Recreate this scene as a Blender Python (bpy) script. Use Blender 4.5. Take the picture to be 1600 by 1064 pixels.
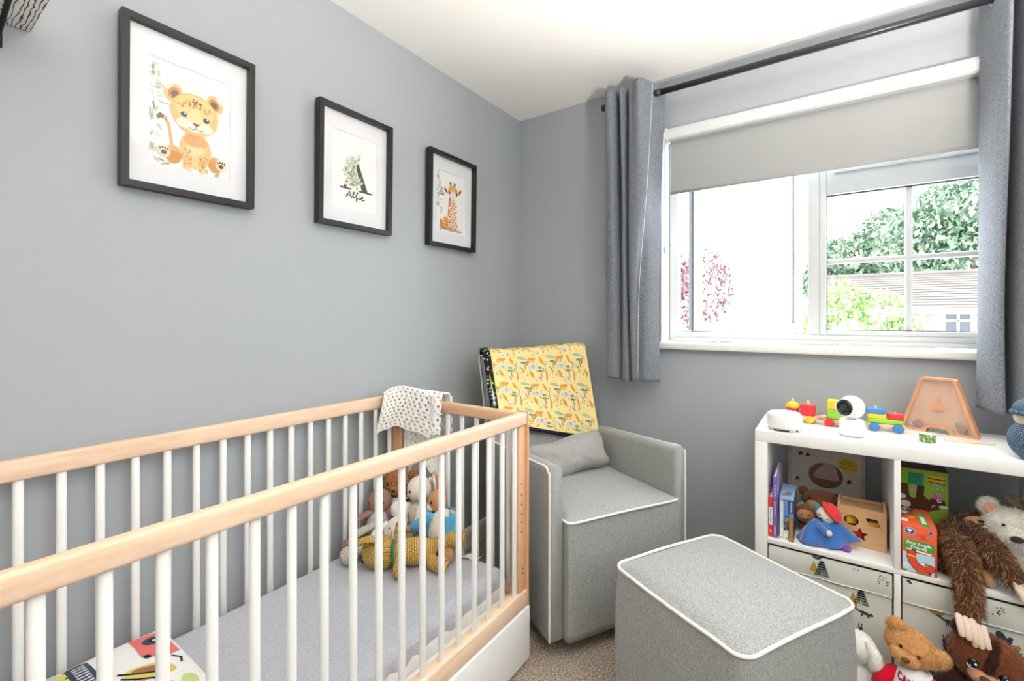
import bpy, bmesh, math, random
from mathutils import Vector, Matrix, Euler, noise
random.seed(7)
for o in list(bpy.data.objects): bpy.data.objects.remove(o)
SC = bpy.context.scene
COL = SC.collection
PI = math.pi

# ------------------------------------------------------------ camera
TH = math.atan(493 / 710)
cam_d = bpy.data.cameras.new('camera'); cam = bpy.data.objects.new('camera', cam_d); COL.objects.link(cam)
cam.location = (1.479, -2.21, 1.156); cam.rotation_euler = (PI / 2, 0, TH)
cam_d.sensor_width = 36; cam_d.lens = 710 / 1600 * 36; cam_d.shift_y = -34 / 1600
cam_d.clip_start = .02; cam_d.clip_end = 300
SC.camera = cam

# ------------------------------------------------------------ world, daylight, exposure
wd = bpy.data.worlds.new('sky'); SC.world = wd; wd.use_nodes = True
bg = wd.node_tree.nodes['Background']
bg.inputs[0].default_value = (.87, .93, 1, 1); bg.inputs[1].default_value = 15.0
def light(name, typ, loc, rot, energy, color=(1, 1, 1), **kw):
    d = bpy.data.lights.new(name, typ); d.energy = energy; d.color = color
    for k, v in kw.items(): setattr(d, k, v)
    o = bpy.data.objects.new(name, d); COL.objects.link(o); o.location = loc; o.rotation_euler = rot
    return o
sun = light('sun', 'SUN', (0, 0, 20), (math.radians(38), 0, math.radians(35)), 5.0, (1, .95, .86), angle=.02)
portal = light('window_portal', 'AREA', (1.43, .2, 1.58), (-PI / 2, 0, 0), 1, shape='RECTANGLE', size=1.3, size_y=1.1)
portal.data.cycles.is_portal = True
lamp = light('added_fill_spot', 'SPOT', (2.25, -1.80, .98), (PI, 0, 0), 410, (1, .955, .89), shadow_soft_size=.10, spot_size=math.radians(146), spot_blend=.7)  # added fill light aimed at the ceiling, its source out of view
SC.view_settings.view_transform = 'Standard'; SC.view_settings.look = 'None'
SC.view_settings.gamma = 1; SC.view_settings.use_curve_mapping = False
SC.view_settings.exposure = 0.1
SC.cycles.use_denoising = True
SC.cycles.max_bounces = 10; SC.cycles.diffuse_bounces = 6; SC.cycles.transparent_max_bounces = 12
SC.cycles.sample_clamp_indirect = 6

# ------------------------------------------------------------ colour + material helpers
def lin(c):
    if isinstance(c, str):
        c = c.lstrip('#'); c = [int(c[i:i + 2], 16) / 255 for i in (0, 2, 4)]
    return tuple((v / 12.92 if v <= .04045 else ((v + .055) / 1.055) ** 2.4) for v in c[:3])
class NT:
    def __init__(s, name):
        s.m = bpy.data.materials.new(name); s.m.use_nodes = True
        s.t = s.m.node_tree; s.b = s.t.nodes['Principled BSDF']
    def n(s, typ, **kw):
        nd = s.t.nodes.new(typ)
        for k, v in kw.items():
            if k.startswith('_'): nd.inputs[k[1:].replace('_', ' ')].default_value = v
            else: setattr(nd, k, v)
        return nd
    def l(s, a, b): s.t.links.new(a, b)
    def mix(s, fac, a, b, mode='MIX'):
        m = s.n('ShaderNodeMix', data_type='RGBA', blend_type=mode)
        for i, v in ((0, fac), (6, a), (7, b)):
            if hasattr(v, 'is_linked') or hasattr(v, 'links'): s.l(v, m.inputs[i])
            else: m.inputs[i].default_value = v if i == 0 else (*v[:3], 1)
        return m.outputs[2]
    def ramp(s, src, stops):
        r = s.n('ShaderNodeValToRGB'); e = r.color_ramp.elements
        while len(e) < len(stops): e.new(.5)
        for i, (p, c) in enumerate(stops):
            e[i].position = p; e[i].color = (*c[:3], 1) if not isinstance(c, (int, float)) else (c, c, c, 1)
        s.l(src, r.inputs[0]); return r.outputs[0]
    def noise(s, scale, detail=3, rough=.5, stretch=None, uv=None, dist=0):
        tc = s.n('ShaderNodeTexCoord'); src = tc.outputs['UV' if uv else 'Object']
        if stretch:
            mp = s.n('ShaderNodeMapping'); mp.inputs['Scale'].default_value = stretch
            s.l(src, mp.inputs[0]); src = mp.outputs[0]
        nz = s.n('ShaderNodeTexNoise'); nz.inputs['Scale'].default_value = scale
        nz.inputs['Detail'].default_value = detail; nz.inputs['Roughness'].default_value = rough
        nz.inputs['Distortion'].default_value = dist
        s.l(src, nz.inputs['Vector']); return nz.outputs[0]
    def bump(s, h, strength=.3, dist=.002):
        b = s.n('ShaderNodeBump'); b.inputs['Strength'].default_value = strength; b.inputs['Distance'].default_value = dist
        s.l(h, b.inputs['Height']); s.l(b.outputs[0], s.b.inputs['Normal'])
def sc3(c, k): return tuple(min(1, v * k) for v in c)
MATS = {}
def mat(name, col, rough=.55, spec=.3, var=.06, vs=30, bump=0, bs=300, bd=.001, metal=0, sheen=0, contrast=(.3, .7), detail=3, sss=0):
    if name in MATS: return MATS[name]
    t = NT(name); c = lin(col)
    nz = t.noise(vs, detail)
    cc = t.ramp(nz, [(contrast[0], sc3(c, 1 - var)), (contrast[1], sc3(c, 1 + var))])
    t.l(cc, t.b.inputs['Base Color'])
    t.b.inputs['Roughness'].default_value = rough; t.b.inputs['Specular IOR Level'].default_value = spec
    t.b.inputs['Metallic'].default_value = metal
    if sheen:
        t.b.inputs['Sheen Weight'].default_value = sheen; t.b.inputs['Sheen Roughness'].default_value = .5
    if bump: t.bump(t.noise(bs, 3), bump, bd)
    MATS[name] = t.m; return t.m
def fabric(name, col, var=.22, vs=420, bump=.5, rough=.9, sheen=.15):
    return mat(name, col, rough=rough, spec=.1, var=var, vs=vs, bump=bump, bs=vs * 1.3, bd=.0012, sheen=sheen, contrast=(.36, .64), detail=2)
def wood(name, c1, c2, stretch=(30, 3, 30), rough=.5, scale=2.0, spec=.3):
    if name in MATS: return MATS[name]
    t = NT(name)
    a = t.noise(scale, 5, .6, stretch, dist=.6)
    b = t.noise(scale * 9, 3, .6, stretch)
    f = t.mix(.35, a, b)
    cc = t.ramp(f, [(.32, lin(c2)), (.62, lin(c1))])
    t.l(cc, t.b.inputs['Base Color']); t.b.inputs['Roughness'].default_value = rough
    t.b.inputs['Specular IOR Level'].default_value = spec
    t.bump(b, .08, .001)
    MATS[name] = t.m; return t.m
def knit(name, c1, c2, w=.006, h=.005, bump=.9):
    if name in MATS: return MATS[name]
    t = NT(name); tc = t.n('ShaderNodeTexCoord')
    br = t.n('ShaderNodeTexBrick'); br.inputs['Scale'].default_value = 1
    br.inputs['Brick Width'].default_value = w; br.inputs['Row Height'].default_value = h
    br.inputs['Mortar Size'].default_value = h * .17; br.inputs['Mortar Smooth'].default_value = .8
    br.inputs['Color1'].default_value = (*lin(c1), 1); br.inputs['Color2'].default_value = (*sc3(lin(c1), .9), 1)
    br.inputs['Mortar'].default_value = (*lin(c2), 1)
    t.l(tc.outputs['UV'], br.inputs['Vector']); t.l(br.outputs['Color'], t.b.inputs['Base Color'])
    t.b.inputs['Roughness'].default_value = .9; t.b.inputs['Specular IOR Level'].default_value = .1
    iv = t.n('ShaderNodeInvert'); t.l(br.outputs['Fac'], iv.inputs['Color'])
    t.bump(iv.outputs[0], bump, .003)
    MATS[name] = t.m; return t.m
def vcol(name='printed_ink', rough=.7, spec=.15, sheen=0):
    if name in MATS: return MATS[name]
    t = NT(name); a = t.n('ShaderNodeVertexColor'); a.layer_name = 'Col'
    nz = t.noise(260, 2)
    v = t.ramp(nz, [(.3, (.9, .9, .9)), (.7, (1, 1, 1))])
    t.l(t.mix(1.0, a.outputs[0], v, 'MULTIPLY'), t.b.inputs['Base Color'])
    t.b.inputs['Roughness'].default_value = rough; t.b.inputs['Specular IOR Level'].default_value = spec
    MATS[name] = t.m; return t.m
def glass(name, refl=.06, tint=(1, 1, 1), rough=.0):
    if name in MATS: return MATS[name]
    t = NT(name); t.t.nodes.remove(t.b)
    out = [n for n in t.t.nodes if n.type == 'OUTPUT_MATERIAL'][0]
    tr = t.n('ShaderNodeBsdfTransparent'); tr.inputs[0].default_value = (*tint, 1)
    gl = t.n('ShaderNodeBsdfGlossy'); gl.inputs['Roughness'].default_value = rough
    lw = t.n('ShaderNodeLayerWeight'); lw.inputs['Blend'].default_value = .5
    pw = t.n('ShaderNodeMath', operation='POWER'); pw.inputs[1].default_value = 5; t.l(lw.outputs['Facing'], pw.inputs[0])
    ma = t.n('ShaderNodeMath', operation='MULTIPLY_ADD'); ma.inputs[1].default_value = .6; ma.inputs[2].default_value = refl * .5
    t.l(pw.outputs[0], ma.inputs[0])
    mx = t.n('ShaderNodeMixShader'); t.l(ma.outputs[0], mx.inputs[0]); t.l(tr.outputs[0], mx.inputs[1]); t.l(gl.outputs[0], mx.inputs[2])
    t.l(mx.outputs[0], out.inputs[0])
    MATS[name] = t.m; return t.m

# ------------------------------------------------------------ mesh builder
def R(x=0, y=0, z=0): return Euler((math.radians(x), math.radians(y), math.radians(z))).to_matrix().to_4x4()
def T(x, y=None, z=None):
    return Matrix.Translation(x if y is None else (x, y, z))
class MB:
    def __init__(s): s.V = []; s.F = []; s.U = []; s.C = []; s.S = []; s.col = (1, 1, 1); s.MI = []; s.mi = 0
    def add(s, V, F, M=None, U=None, smooth=True, col=None):
        o = len(s.V); s.V += [tuple((M @ Vector(v)) if M is not None else v) for v in V]
        for i, f in enumerate(F):
            s.F.append(tuple(o + k for k in f)); s.U.append(U[i] if U else None)
            s.C.append(col or s.col); s.S.append(smooth); s.MI.append(s.mi)
        return s
    def box(s, c, d, bev=0, seg=2, M=None, smooth=True, taper=None):
        bm = bmesh.new(); bmesh.ops.create_cube(bm, size=1)
        for v in bm.verts:
            if taper and v.co.z > 0: v.co.x *= taper[0]; v.co.y *= taper[1]
            v.co = Vector((v.co.x * d[0], v.co.y * d[1], v.co.z * d[2]))
        if bev: bmesh.ops.bevel(bm, geom=bm.edges[:], offset=bev, segments=seg, profile=.5, affect='EDGES')
        bm.verts.index_update()
        V = [v.co.copy() for v in bm.verts]; F = [[v.index for v in f.verts] for f in bm.faces]; bm.free()
        MM = T(Vector(c)); MM = MM @ M if M is not None else MM
        return s.add(V, F, MM, smooth=smooth and bev > 0)
    def grid(s, fn, nu, nv, cu=False, cv=False, M=None, uvs=(1, 1), smooth=True, flip=False):
        V = []; F = []; U = []
        mu = nu if cu else nu + 1; mv = nv if cv else nv + 1
        for j in range(mv):
            for i in range(mu): V.append(Vector(fn(i / nu, j / nv)))
        for j in range(nv):
            for i in range(nu):
                a = j * mu + i; b = j * mu + (i + 1) % mu; c = ((j + 1) % mv) * mu + (i + 1) % mu; d = ((j + 1) % mv) * mu + i
                u0, u1, v0, v1 = i / nu * uvs[0], (i + 1) / nu * uvs[0], j / nv * uvs[1], (j + 1) / nv * uvs[1]
                f = (a, b, c, d); u = ((u0, v0), (u1, v0), (u1, v1), (u0, v1))
                if flip: f = f[::-1]; u = u[::-1]
                F.append(f); U.append(u)
        return s.add(V, F, M, U, smooth)
    def ell(s, c, r, M=None, nu=24, nv=14, fn=None):
        r = (r, r, r) if not hasattr(r, '__len__') else r
        def f(u, v):
            a = u * 2 * PI; b = (v - .5) * PI * .998
            p = Vector((math.cos(a) * math.cos(b), math.sin(a) * math.cos(b), math.sin(b)))
            k = fn(p) if fn else 1
            return (p.x * r[0] * k, p.y * r[1] * k, p.z * r[2] * k)
        MM = T(Vector(c)); MM = MM @ M if M is not None else MM
        return s.grid(f, nu, nv, cu=True, M=MM, uvs=(2 * PI * (r[0] + r[1]) / 2, PI * r[2]))
    def tube(s, pts, rad, seg=12, closed=False, caps=True, M=None, flat=None, n=None):
        P = [Vector(p) for p in pts]
        N = len(P); rs = rad if hasattr(rad, '__len__') else [rad] * N
        if n:  # resample smoothly
            Q = []; RR = []
            tot = N if closed else N - 1
            for k in range(n + (0 if closed else 1)):
                t = k / n * tot; i = min(int(t), tot - 1); f = t - i
                g = lambda q: P[q % N] if closed else P[max(0, min(N - 1, q))]
                h = lambda q: rs[q % N] if closed else rs[max(0, min(N - 1, q))]
                cr = lambda a, b, c, d: .5 * (2 * b + (c - a) * f + (2 * a - 5 * b + 4 * c - d) * f * f + (3 * b - a - 3 * c + d) * f ** 3)
                Q.append(cr(g(i - 1), g(i), g(i + 1), g(i + 2))); RR.append(max(1e-5, cr(h(i - 1), h(i), h(i + 1), h(i + 2))))
            P = Q; rs = RR; N = len(P)
        tang = []
        for i in range(N):
            a = P[(i - 1) % N] if closed or i > 0 else P[0]; b = P[(i + 1) % N] if closed or i < N - 1 else P[-1]
            d = b - a; tang.append(d.normalized() if d.length > 1e-9 else Vector((0, 0, 1)))
        ref = Vector((0, 0, 1)) if abs(tang[0].z) < .9 else Vector((1, 0, 0))
        x = tang[0].cross(ref).normalized()
        V = []; F = []; U = []; L = 0; Ls = []
        for i in range(N):
            x = (x - tang[i] * x.dot(tang[i])).normalized(); y = tang[i].cross(x)
            if i: L += (P[i] - P[i - 1]).length
            Ls.append(L)
            for k in range(seg):
                a = k / seg * 2 * PI
                V.append(P[i] + (x * math.cos(a) + y * math.sin(a) * (flat or 1)) * rs[i])
        rm = 2 * PI * max(rs)
        for i in range(N if closed else N - 1):
            j = (i + 1) % N; l0 = Ls[i]; l1 = Ls[j] if j else L
            for k in range(seg):
                q = (k + 1) % seg
                F.append((i * seg + k, i * seg + q, j * seg + q, j * seg + k))
                U.append(((k / seg * rm, l0), ((k + 1) / seg * rm, l0), ((k + 1) / seg * rm, l1), (k / seg * rm, l1)))
        if caps and not closed:
            F.append(tuple(range(seg))[::-1]); U.append(None)
            F.append(tuple((N - 1) * seg + k for k in range(seg))); U.append(None)
        return s.add(V, F, M, U)
    def lathe(s, prof, seg=32, M=None, smooth=True):
        def f(u, v):
            t = v * (len(prof) - 1); i = min(int(t + 1e-6), len(prof) - 1); r, z = prof[i]
            a = u * 2 * PI; return (r * math.cos(a), r * math.sin(a), z)
        return s.grid(f, seg, len(prof) - 1, cu=True, M=M, smooth=smooth)
    def prism(s, poly, z0, z1, M=None, smooth=False):
        n = len(poly)
        V = [(x, y, z0) for x, y in poly] + [(x, y, z1) for x, y in poly]
        F = [tuple(range(n))[::-1], tuple(range(n, 2 * n))] + [(i, (i + 1) % n, n + (i + 1) % n, n + i) for i in range(n)]
        return s.add(V, F, M, smooth=smooth)
    def ring(s, outer, inner, z0, z1, M=None):   # outline with a hole, same point count
        n = len(outer)
        V = [(x, y, z) for z in (z0, z1) for L in (outer, inner) for x, y in L]
        F = []
        for i in range(n):
            j = (i + 1) % n
            F += [(2 * n + i, 2 * n + j, 3 * n + j, 3 * n + i), (j, i, n + i, n + j), (i, j, 2 * n + j, 2 * n + i), (n + j, n + i, 3 * n + i, 3 * n + j)]
        return s.add(V, F, M, smooth=False)
    def mesh(s, name):
        me = bpy.data.meshes.new(name); me.from_pydata(s.V, [], s.F)
        me.polygons.foreach_set('use_smooth', s.S)
        if any(s.MI): me.polygons.foreach_set('material_index', s.MI)
        if any(u for u in s.U):
            uv = me.uv_layers.new(name='UVMap'); i = 0
            for f, u in zip(s.F, s.U):
                for k in range(len(f)):
                    if u: uv.data[i].uv = u[k]
                    i += 1
        if any(c != (1, 1, 1) for c in s.C):
            ca = me.color_attributes.new('Col', 'FLOAT_COLOR', 'CORNER'); buf = []
            for f, c in zip(s.F, s.C): buf += [c[0], c[1], c[2], 1] * len(f)
            ca.data.foreach_set('color', buf)
        me.update(); return me
    def build(s, name, m, parent=None, label=None, kind=None):
        me = s.mesh(name)
        for x in (m if isinstance(m, (list, tuple)) else [m]): me.materials.append(x)
        o = bpy.data.objects.new(name, me); COL.objects.link(o); o.parent = parent
        if label: o['label'] = label
        if kind: o['kind'] = kind
        return o
def tag(o, label, cat, group=None):
    o['label'] = label; o['category'] = cat
    if group: o['group'] = group
    return o
def thing(name, label, cat, loc=(0, 0, 0), rz=0, group=None, rot=None):
    o = bpy.data.objects.new(name, None); COL.objects.link(o); o.empty_display_size = .05
    o.location = loc; o.rotation_euler = rot or (0, 0, math.radians(rz))
    return tag(o, label, cat, group)
def struct(name, o=None, label=None):
    if o is None:
        o = bpy.data.objects.new(name, None); COL.objects.link(o)
    o['kind'] = 'structure'; o['label'] = label or name.replace('_', ' ')
    return o
def share(src, name, parent, loc=None, rot=None):
    o = bpy.data.objects.new(name, src.data); COL.objects.link(o); o.parent = parent
    if loc is not None: o.location = loc
    if rot is not None: o.rotation_euler = rot
    return o
def smoothmod(o, lv=1):
    m = o.modifiers.new('subdivision', 'SUBSURF'); m.levels = lv; m.render_levels = lv; return o

# flat print: shapes in a 2-D plane carried to 3-D by a mapping mp(x, y, h)
def art(shapes, mp, mb=None, h0=.0002, dh=.00006, sub=0):
    mb = mb or MB()
    if sub:      # finely divided so that the print follows a curved surface
        from mathutils.geometry import tessellate_polygon
        real = mb.add
        def emit(pts, h, c):
            tr = [[pts[i] for i in t] for t in tessellate_polygon([[Vector((x, y, 0)) for x, y in pts]])]
            for _ in range(sub):
                nt = []
                for a, b, d in tr:
                    ab, bd, da = [((p[0] + q[0]) / 2, (p[1] + q[1]) / 2) for p, q in ((a, b), (b, d), (d, a))]
                    nt += [(a, ab, da), (ab, b, bd), (da, bd, d), (ab, bd, da)]
                tr = nt
            for t_ in tr: real([mp(x, y, h) for x, y in t_], [(0, 1, 2)], col=c, smooth=False)
    else:
        def emit(pts, h, c): mb.add([mp(x, y, h) for x, y in pts], [tuple(range(len(pts)))], col=c, smooth=False)
    for k, sh in enumerate(shapes):
        h = h0 + k * dh; t = sh[0]; c = lin(sh[-1]); tiny = min(3e-6, dh / 5)
        if t == 'e':
            _, cx, cy, rx, ry, ro = sh[:6]; ro = math.radians(ro); n = 20 if max(rx, ry) > .01 else 12
            pts = [(cx + math.cos(a) * rx * math.cos(ro) - math.sin(a) * ry * math.sin(ro), cy + math.cos(a) * rx * math.sin(ro) + math.sin(a) * ry * math.cos(ro)) for a in [i / n * 2 * PI for i in range(n)]]
            emit(pts, h, c)
        elif t == 'p':
            emit(sh[1], h, c)
        elif t == 'l':
            pts, w = sh[1], sh[2]
            for (x0, y0), (x1, y1) in zip(pts, pts[1:]):
                dx, dy = x1 - x0, y1 - y0; L = math.hypot(dx, dy) or 1; nx, ny = -dy / L * w / 2, dx / L * w / 2
                ex, ey = dx / L * w * .3, dy / L * w * .3
                q = [(x0 + nx - ex, y0 + ny - ey), (x0 - nx - ex, y0 - ny - ey), (x1 - nx + ex, y1 - ny + ey), (x1 + nx + ex, y1 + ny + ey)]
                emit(q, h, c); h += tiny
            if w > .004 and not sub:      # round the joints of wide strokes
                for x0, y0 in pts[1:-1]: h += tiny; emit([(x0 + math.cos(a) * w / 2, y0 + math.sin(a) * w / 2) for a in [i / 12 * 2 * PI for i in range(12)]], h, c)
    return mb
def textmesh(txt, size, shear=0, align='CENTER', extr=0, space=1, bold=0):
    cu = bpy.data.curves.new('lettering', 'FONT'); cu.body = txt; cu.size = size; cu.shear = shear; cu.align_x = align; cu.align_y = 'CENTER'
    cu.space_character = space; cu.offset = bold; cu.resolution_u = 3
    o = bpy.data.objects.new('lettering', cu); COL.objects.link(o)
    dg = bpy.context.evaluated_depsgraph_get()
    me = bpy.data.meshes.new_from_object(o.evaluated_get(dg))
    V = [v.co.copy() for v in me.vertices]; F = [tuple(p.vertices) for p in me.polygons]
    bpy.data.objects.remove(o); bpy.data.curves.remove(cu); bpy.data.meshes.remove(me)
    return V, F
def addtext(mb, txt, size, x, y, mp, col, rot=0, h=.0012, **kw):
    V, F = textmesh(txt, size, **kw); r = math.radians(rot); c, s = math.cos(r), math.sin(r)
    mb.add([mp(x + v.x * c - v.y * s, y + v.x * s + v.y * c, h) for v in V], F, col=lin(col), smooth=False)
INK = vcol()
def planemap(O, X, Y, N=None):
    O, X, Y = Vector(O), Vector(X), Vector(Y); N = Vector(N) if N else X.cross(Y).normalized()
    return lambda x, y, h: O + X * x + Y * y + N * h
# ============================================================ SETTING
XW, YW, ZC = -.02, .03, 2.325          # left wall face, window wall face, ceiling height
XR, YB = 2.55, -3.3
paint = mat('grey_wall_paint', '#a8adb1', rough=.62, spec=.25, var=.012, vs=3, bump=.06, bs=160, bd=.001)
white = mat('white_gloss_paint', '#f1f0ec', rough=.35, spec=.4, var=.01, vs=5)
upvc = mat('white_upvc', '#d3d5d6', rough=.3, spec=.4, var=.01, vs=5)
# ceiling with a stippled finish
t = NT('stippled_ceiling_plaster'); t.b.inputs['Base Color'].default_value = (*lin('#f8f6f2'), 1); t.b.inputs['Roughness'].default_value = .85
nz = t.noise(90, 4, .6); st = t.ramp(nz, [(.42, 0), (.62, 1)]); t.bump(st, .25, .003); MATS['ceil'] = t.m
# carpet
t = NT('beige_carpet_pile'); nz = t.noise(170, 3, .75); nz2 = t.noise(5, 3)
c1 = t.ramp(nz, [(.36, lin('#5f5348')), (.5, lin('#b3a394')), (.64, lin('#eadccd'))])
t.l(t.mix(.12, c1, t.ramp(nz2, [(.3, lin('#8f8073')), (.7, lin('#c6b6a6'))])), t.b.inputs['Base Color'])
t.b.inputs['Roughness'].default_value = .95; t.b.inputs['Specular IOR Level'].default_value = .05; t.bump(nz, 1, .008); MATS['carpet'] = t.m

struct('floor', MB().box(((XW + XR) / 2, (YW + YB) / 2, -.05), (XR - XW + .6, YB * -1 + YW + .6, .1)).build('floor', MATS['carpet']), 'speckled beige carpet floor')
struct('ceiling', MB().box(((XW + XR) / 2, (YW + YB) / 2, ZC + .05), (XR - XW + .6, -YB + YW + .6, .1)).build('ceiling', MATS['ceil']), 'white stippled plaster ceiling')
struct('wall_left', MB().box((XW - .06, (YW + YB) / 2, ZC / 2), (.12, YW - YB + .56, ZC)).build('wall_left', paint), 'grey painted wall behind the cot')
struct('wall_right', MB().box((XR + .06, (YW + YB) / 2, ZC / 2), (.12, YW - YB + .56, ZC)).build('wall_right', paint), 'grey painted wall on the right')
struct('wall_back', MB().box(((XW + XR) / 2, YB - .06, ZC / 2), (XR - XW, .12, ZC)).build('wall_back', paint), 'grey painted wall facing the window')
# window wall with its opening
WX0, WX1, WZ0, WZ1 = .812, 2.075, 1.01, 2.075
b = MB(); th = .27; yc = YW + th / 2
for x0, x1, z0, z1 in ((XW, WX0, 0, ZC), (WX1, XR, 0, ZC), (WX0, WX1, 0, WZ0), (WX0, WX1, WZ1, ZC)):
    b.box(((x0 + x1) / 2, yc, (z0 + z1) / 2), (x1 - x0, th, z1 - z0))
struct('wall_window', b.build('wall_window', paint), 'grey painted wall with the window')
def skirting(name, p0, p1, nrm, label):
    prof = [(0, 0), (.016, 0), (.016, .075), (.012, .09), (.006, .098), (0, .1)]
    b = MB(); n = Vector(nrm)
    P = [Vector(p0), Vector(p1)]; V = [p + n * a + Vector((0, 0, z)) for p in P for a, z in prof]; k = len(prof)
    F = [(i, (i + 1) % k, k + (i + 1) % k, k + i) for i in range(k)] + [tuple(range(k)), tuple(range(k, 2 * k))]
    b.add(V, F, smooth=False); struct(name, b.build(name, white), label)
skirting('baseboard_left', (XW, YB, 0), (XW, YW, 0), (1, 0, 0), 'white skirting board on the cot wall')
skirting('baseboard_window', (XW, YW, 0), (XR, YW, 0), (0, -1, 0), 'white skirting board under the window')

# ---- window: outer frame, mullion, fixed light with glazing bars, open casement
win = struct('window_1', None, 'white plastic window with an open casement and a barred pane')
YF = .145                                   # inner face of the window frame
def bar(name, x0, x1, z0, z1, y0, y1, m=upvc, par=win, bev=.004):
    return MB().box(((x0 + x1) / 2, (y0 + y1) / 2, (z0 + z1) / 2), (x1 - x0, y1 - y0, z1 - z0), bev, 2).build(name, m, par)
bar('reveal_lining', WX0 - .004, WX0 + .006, WZ0, WZ1, YW - .012, YF + .03)
bar('reveal_lining', WX1 - .006, WX1 + .004, WZ0, WZ1, YW - .012, YF + .03)
FX0, FX1 = .818, 2.069
bar('frame_jamb', FX0, .858, 1.045, 2.07, YF, YF + .07); bar('frame_jamb', 2.03, FX1, 1.045, 2.07, YF, YF + .07)
bar('frame_rail', .858, 2.03, 1.045, 1.088, YF, YF + .07); bar('frame_rail', .858, 2.03, 2.03, 2.07, YF, YF + .07)
bar('mullion', 1.409, 1.452, 1.088, 2.03, YF, YF + .07)
bar('frame_lip', .85, 2.04, 1.044, 1.062, YF - .012, YF)
# fixed light with sash and bars (right)
GX0, GX1, GZ0, GZ1 = 1.475, 1.997, 1.106, 1.682
fs = MB()
for x0, x1, z0, z1 in ((1.452, GX0, 1.088, 1.80), (GX1, 2.03, 1.088, 1.80), (GX0, GX1, 1.088, GZ0), (GX0, GX1, GZ1, 1.80)):
    fs.box(((x0 + x1) / 2, YF + .025, (z0 + z1) / 2), (x1 - x0, .06, z1 - z0), .003)
fs.build('fixed_sash', upvc, win)
gasket = mat('dark_gasket', '#54575c', rough=.6)
g = MB()
for x0, x1, z0, z1 in ((GX0, GX0 + .004, GZ0, GZ1), (GX0, GX1, GZ0, GZ0 + .004), (GX0, GX1, GZ1 - .005, GZ1), (GX1 - .004, GX1, GZ0, GZ1)):
    g.box(((x0 + x1) / 2, YF + .022, (z0 + z1) / 2), (x1 - x0, .02, z1 - z0))
g.build('gasket', gasket, win)
glz = glass('window_glass', .02)
xm, zm = 1.744, 1.40
for x0, x1 in ((GX0, xm), (xm, GX1)):
    for z0, z1 in ((GZ0, zm), (zm, GZ1)):
        MB().box(((x0 + x1) / 2, YF + .03, (z0 + z1) / 2), (x1 - x0 - .004, .004, z1 - z0 - .004)).build('pane', glz, win)
bar('glazing_bar', xm - .010, xm + .010, GZ0, GZ1, YF + .018, YF + .046, bev=.005)
bar('glazing_bar', GX0, GX1, zm - .010, zm + .010, YF + .0185, YF + .0455, bev=.005)
# top hung vent above the fixed light and its trickle cover
bar('vent_transom', 1.452, 2.03, 1.80, 1.838, YF, YF + .06)
MB().box((1.741, YF + .03, 1.934), (.56, .004, .19)).build('pane', glz, win)
tv = bar('trickle_vent', 1.50, 1.94, 1.766, 1.786, YF - .022, YF - .004)
MB().box((1.72, YF - .026, 1.772), (.055, .012, .012), .003).box((1.765, YF - .026, 1.782), (.16, .006, .006), .002).build('vent_slider', mat('pale_grey_plastic', '#c9cccd', .4), tv)
# open casement swung outwards on a friction stay
cs = MB(); ca = bpy.data.objects.new('open_casement', None); COL.objects.link(ca); ca.parent = win
ca.location = (.905, YF + .09, 1.09); ca.rotation_euler = (0, 0, math.radians(33))
CW, CH = .545, .93
csf = MB()
for x0, x1, z0, z1 in ((0, .045, 0, CH), (CW - .045, CW, 0, CH), (.045, CW - .045, 0, .045), (.045, CW - .045, CH - .045, CH)):
    csf.box(((x0 + x1) / 2, 0, (z0 + z1) / 2), (x1 - x0, .055, z1 - z0), .004)
csf.build('casement_frame', upvc, ca)
MB().box((CW / 2, 0, CH / 2), (CW - .086, .004, CH - .086)).build('casement_pane', glass('casement_glass', .25), ca)
MB().box((-.004, .0, CH / 2), (.006, .05, CH)).build('casement_gasket', gasket, ca)
MB().box((CW - .0465, -.022, CH / 2), (.005, .018, CH - .088)).build('casement_gasket', gasket, ca)
MB().box((CW - .022, -.034, .36), (.018, .014, .09), .004).box((CW - .022, -.048, .39), (.016, .02, .018), .004).box((CW + .01, -.05, .385), (.085, .012, .014), .004).build('casement_handle', upvc, ca)
bar('friction_stay', .87, 1.12, 1.09, 1.096, YF + .04, YF + .056, mat('stay_steel', '#a9abad', .35, metal=1), win, .001)
# sill board
struct('trim_1', MB().box(((WX0 + WX1) / 2, .078, 1.026), (WX1 - WX0 + .03, .166, .032), .008, 3).build('trim_1', white), 'white window sill board')
# ============================================================ CURTAINS, BLIND
ROD_Z, ROD_Y = 2.200, -.10
steel = mat('dark_gunmetal', '#3d3f42', rough=.35, spec=.5, metal=.6, var=.05)
cr = thing('curtain_rod', 'dark metal curtain rod running above the window', 'curtain rod', (.55, ROD_Y, ROD_Z))
MB().tube([(.06, 0, 0), (.9, 0, 0)], .0115, 16).build('thin_tube', steel, cr)
MB().tube([(.28, 0, 0), (1.72, 0, 0)], .0135, 16).build('thick_tube', steel, cr)
MB().tube([(.26, 0, 0), (.30, 0, 0)], .015, 16).build('collar', steel, cr)
for x, sx in ((.035, -1), (1.745, 1)):
    MB().tube([(x - .028 * sx * -1 * -1, 0, 0), (x + .028 * sx, 0, 0)][::1] if False else [(x - .025, 0, 0), (x + .025, 0, 0)], .0165, 16).build('finial', steel, cr)
for x in (.09, 1.70):
    MB().box((x, .115, -.02), (.03, .008, .09), .002).tube([(x, .11, -.01), (x, .0, -.016)], .007, 10).tube([(x, -.004, -.018), (x, -.018, 0), (x, -.004, .017)], .004, 8, n=8).build('bracket', steel, cr)
curt = fabric('grey_curtain_weave', '#787d86', var=.28, vs=260, bump=.6)
lining = mat('pale_curtain_hem', '#e4e4e2', rough=.8)
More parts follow.
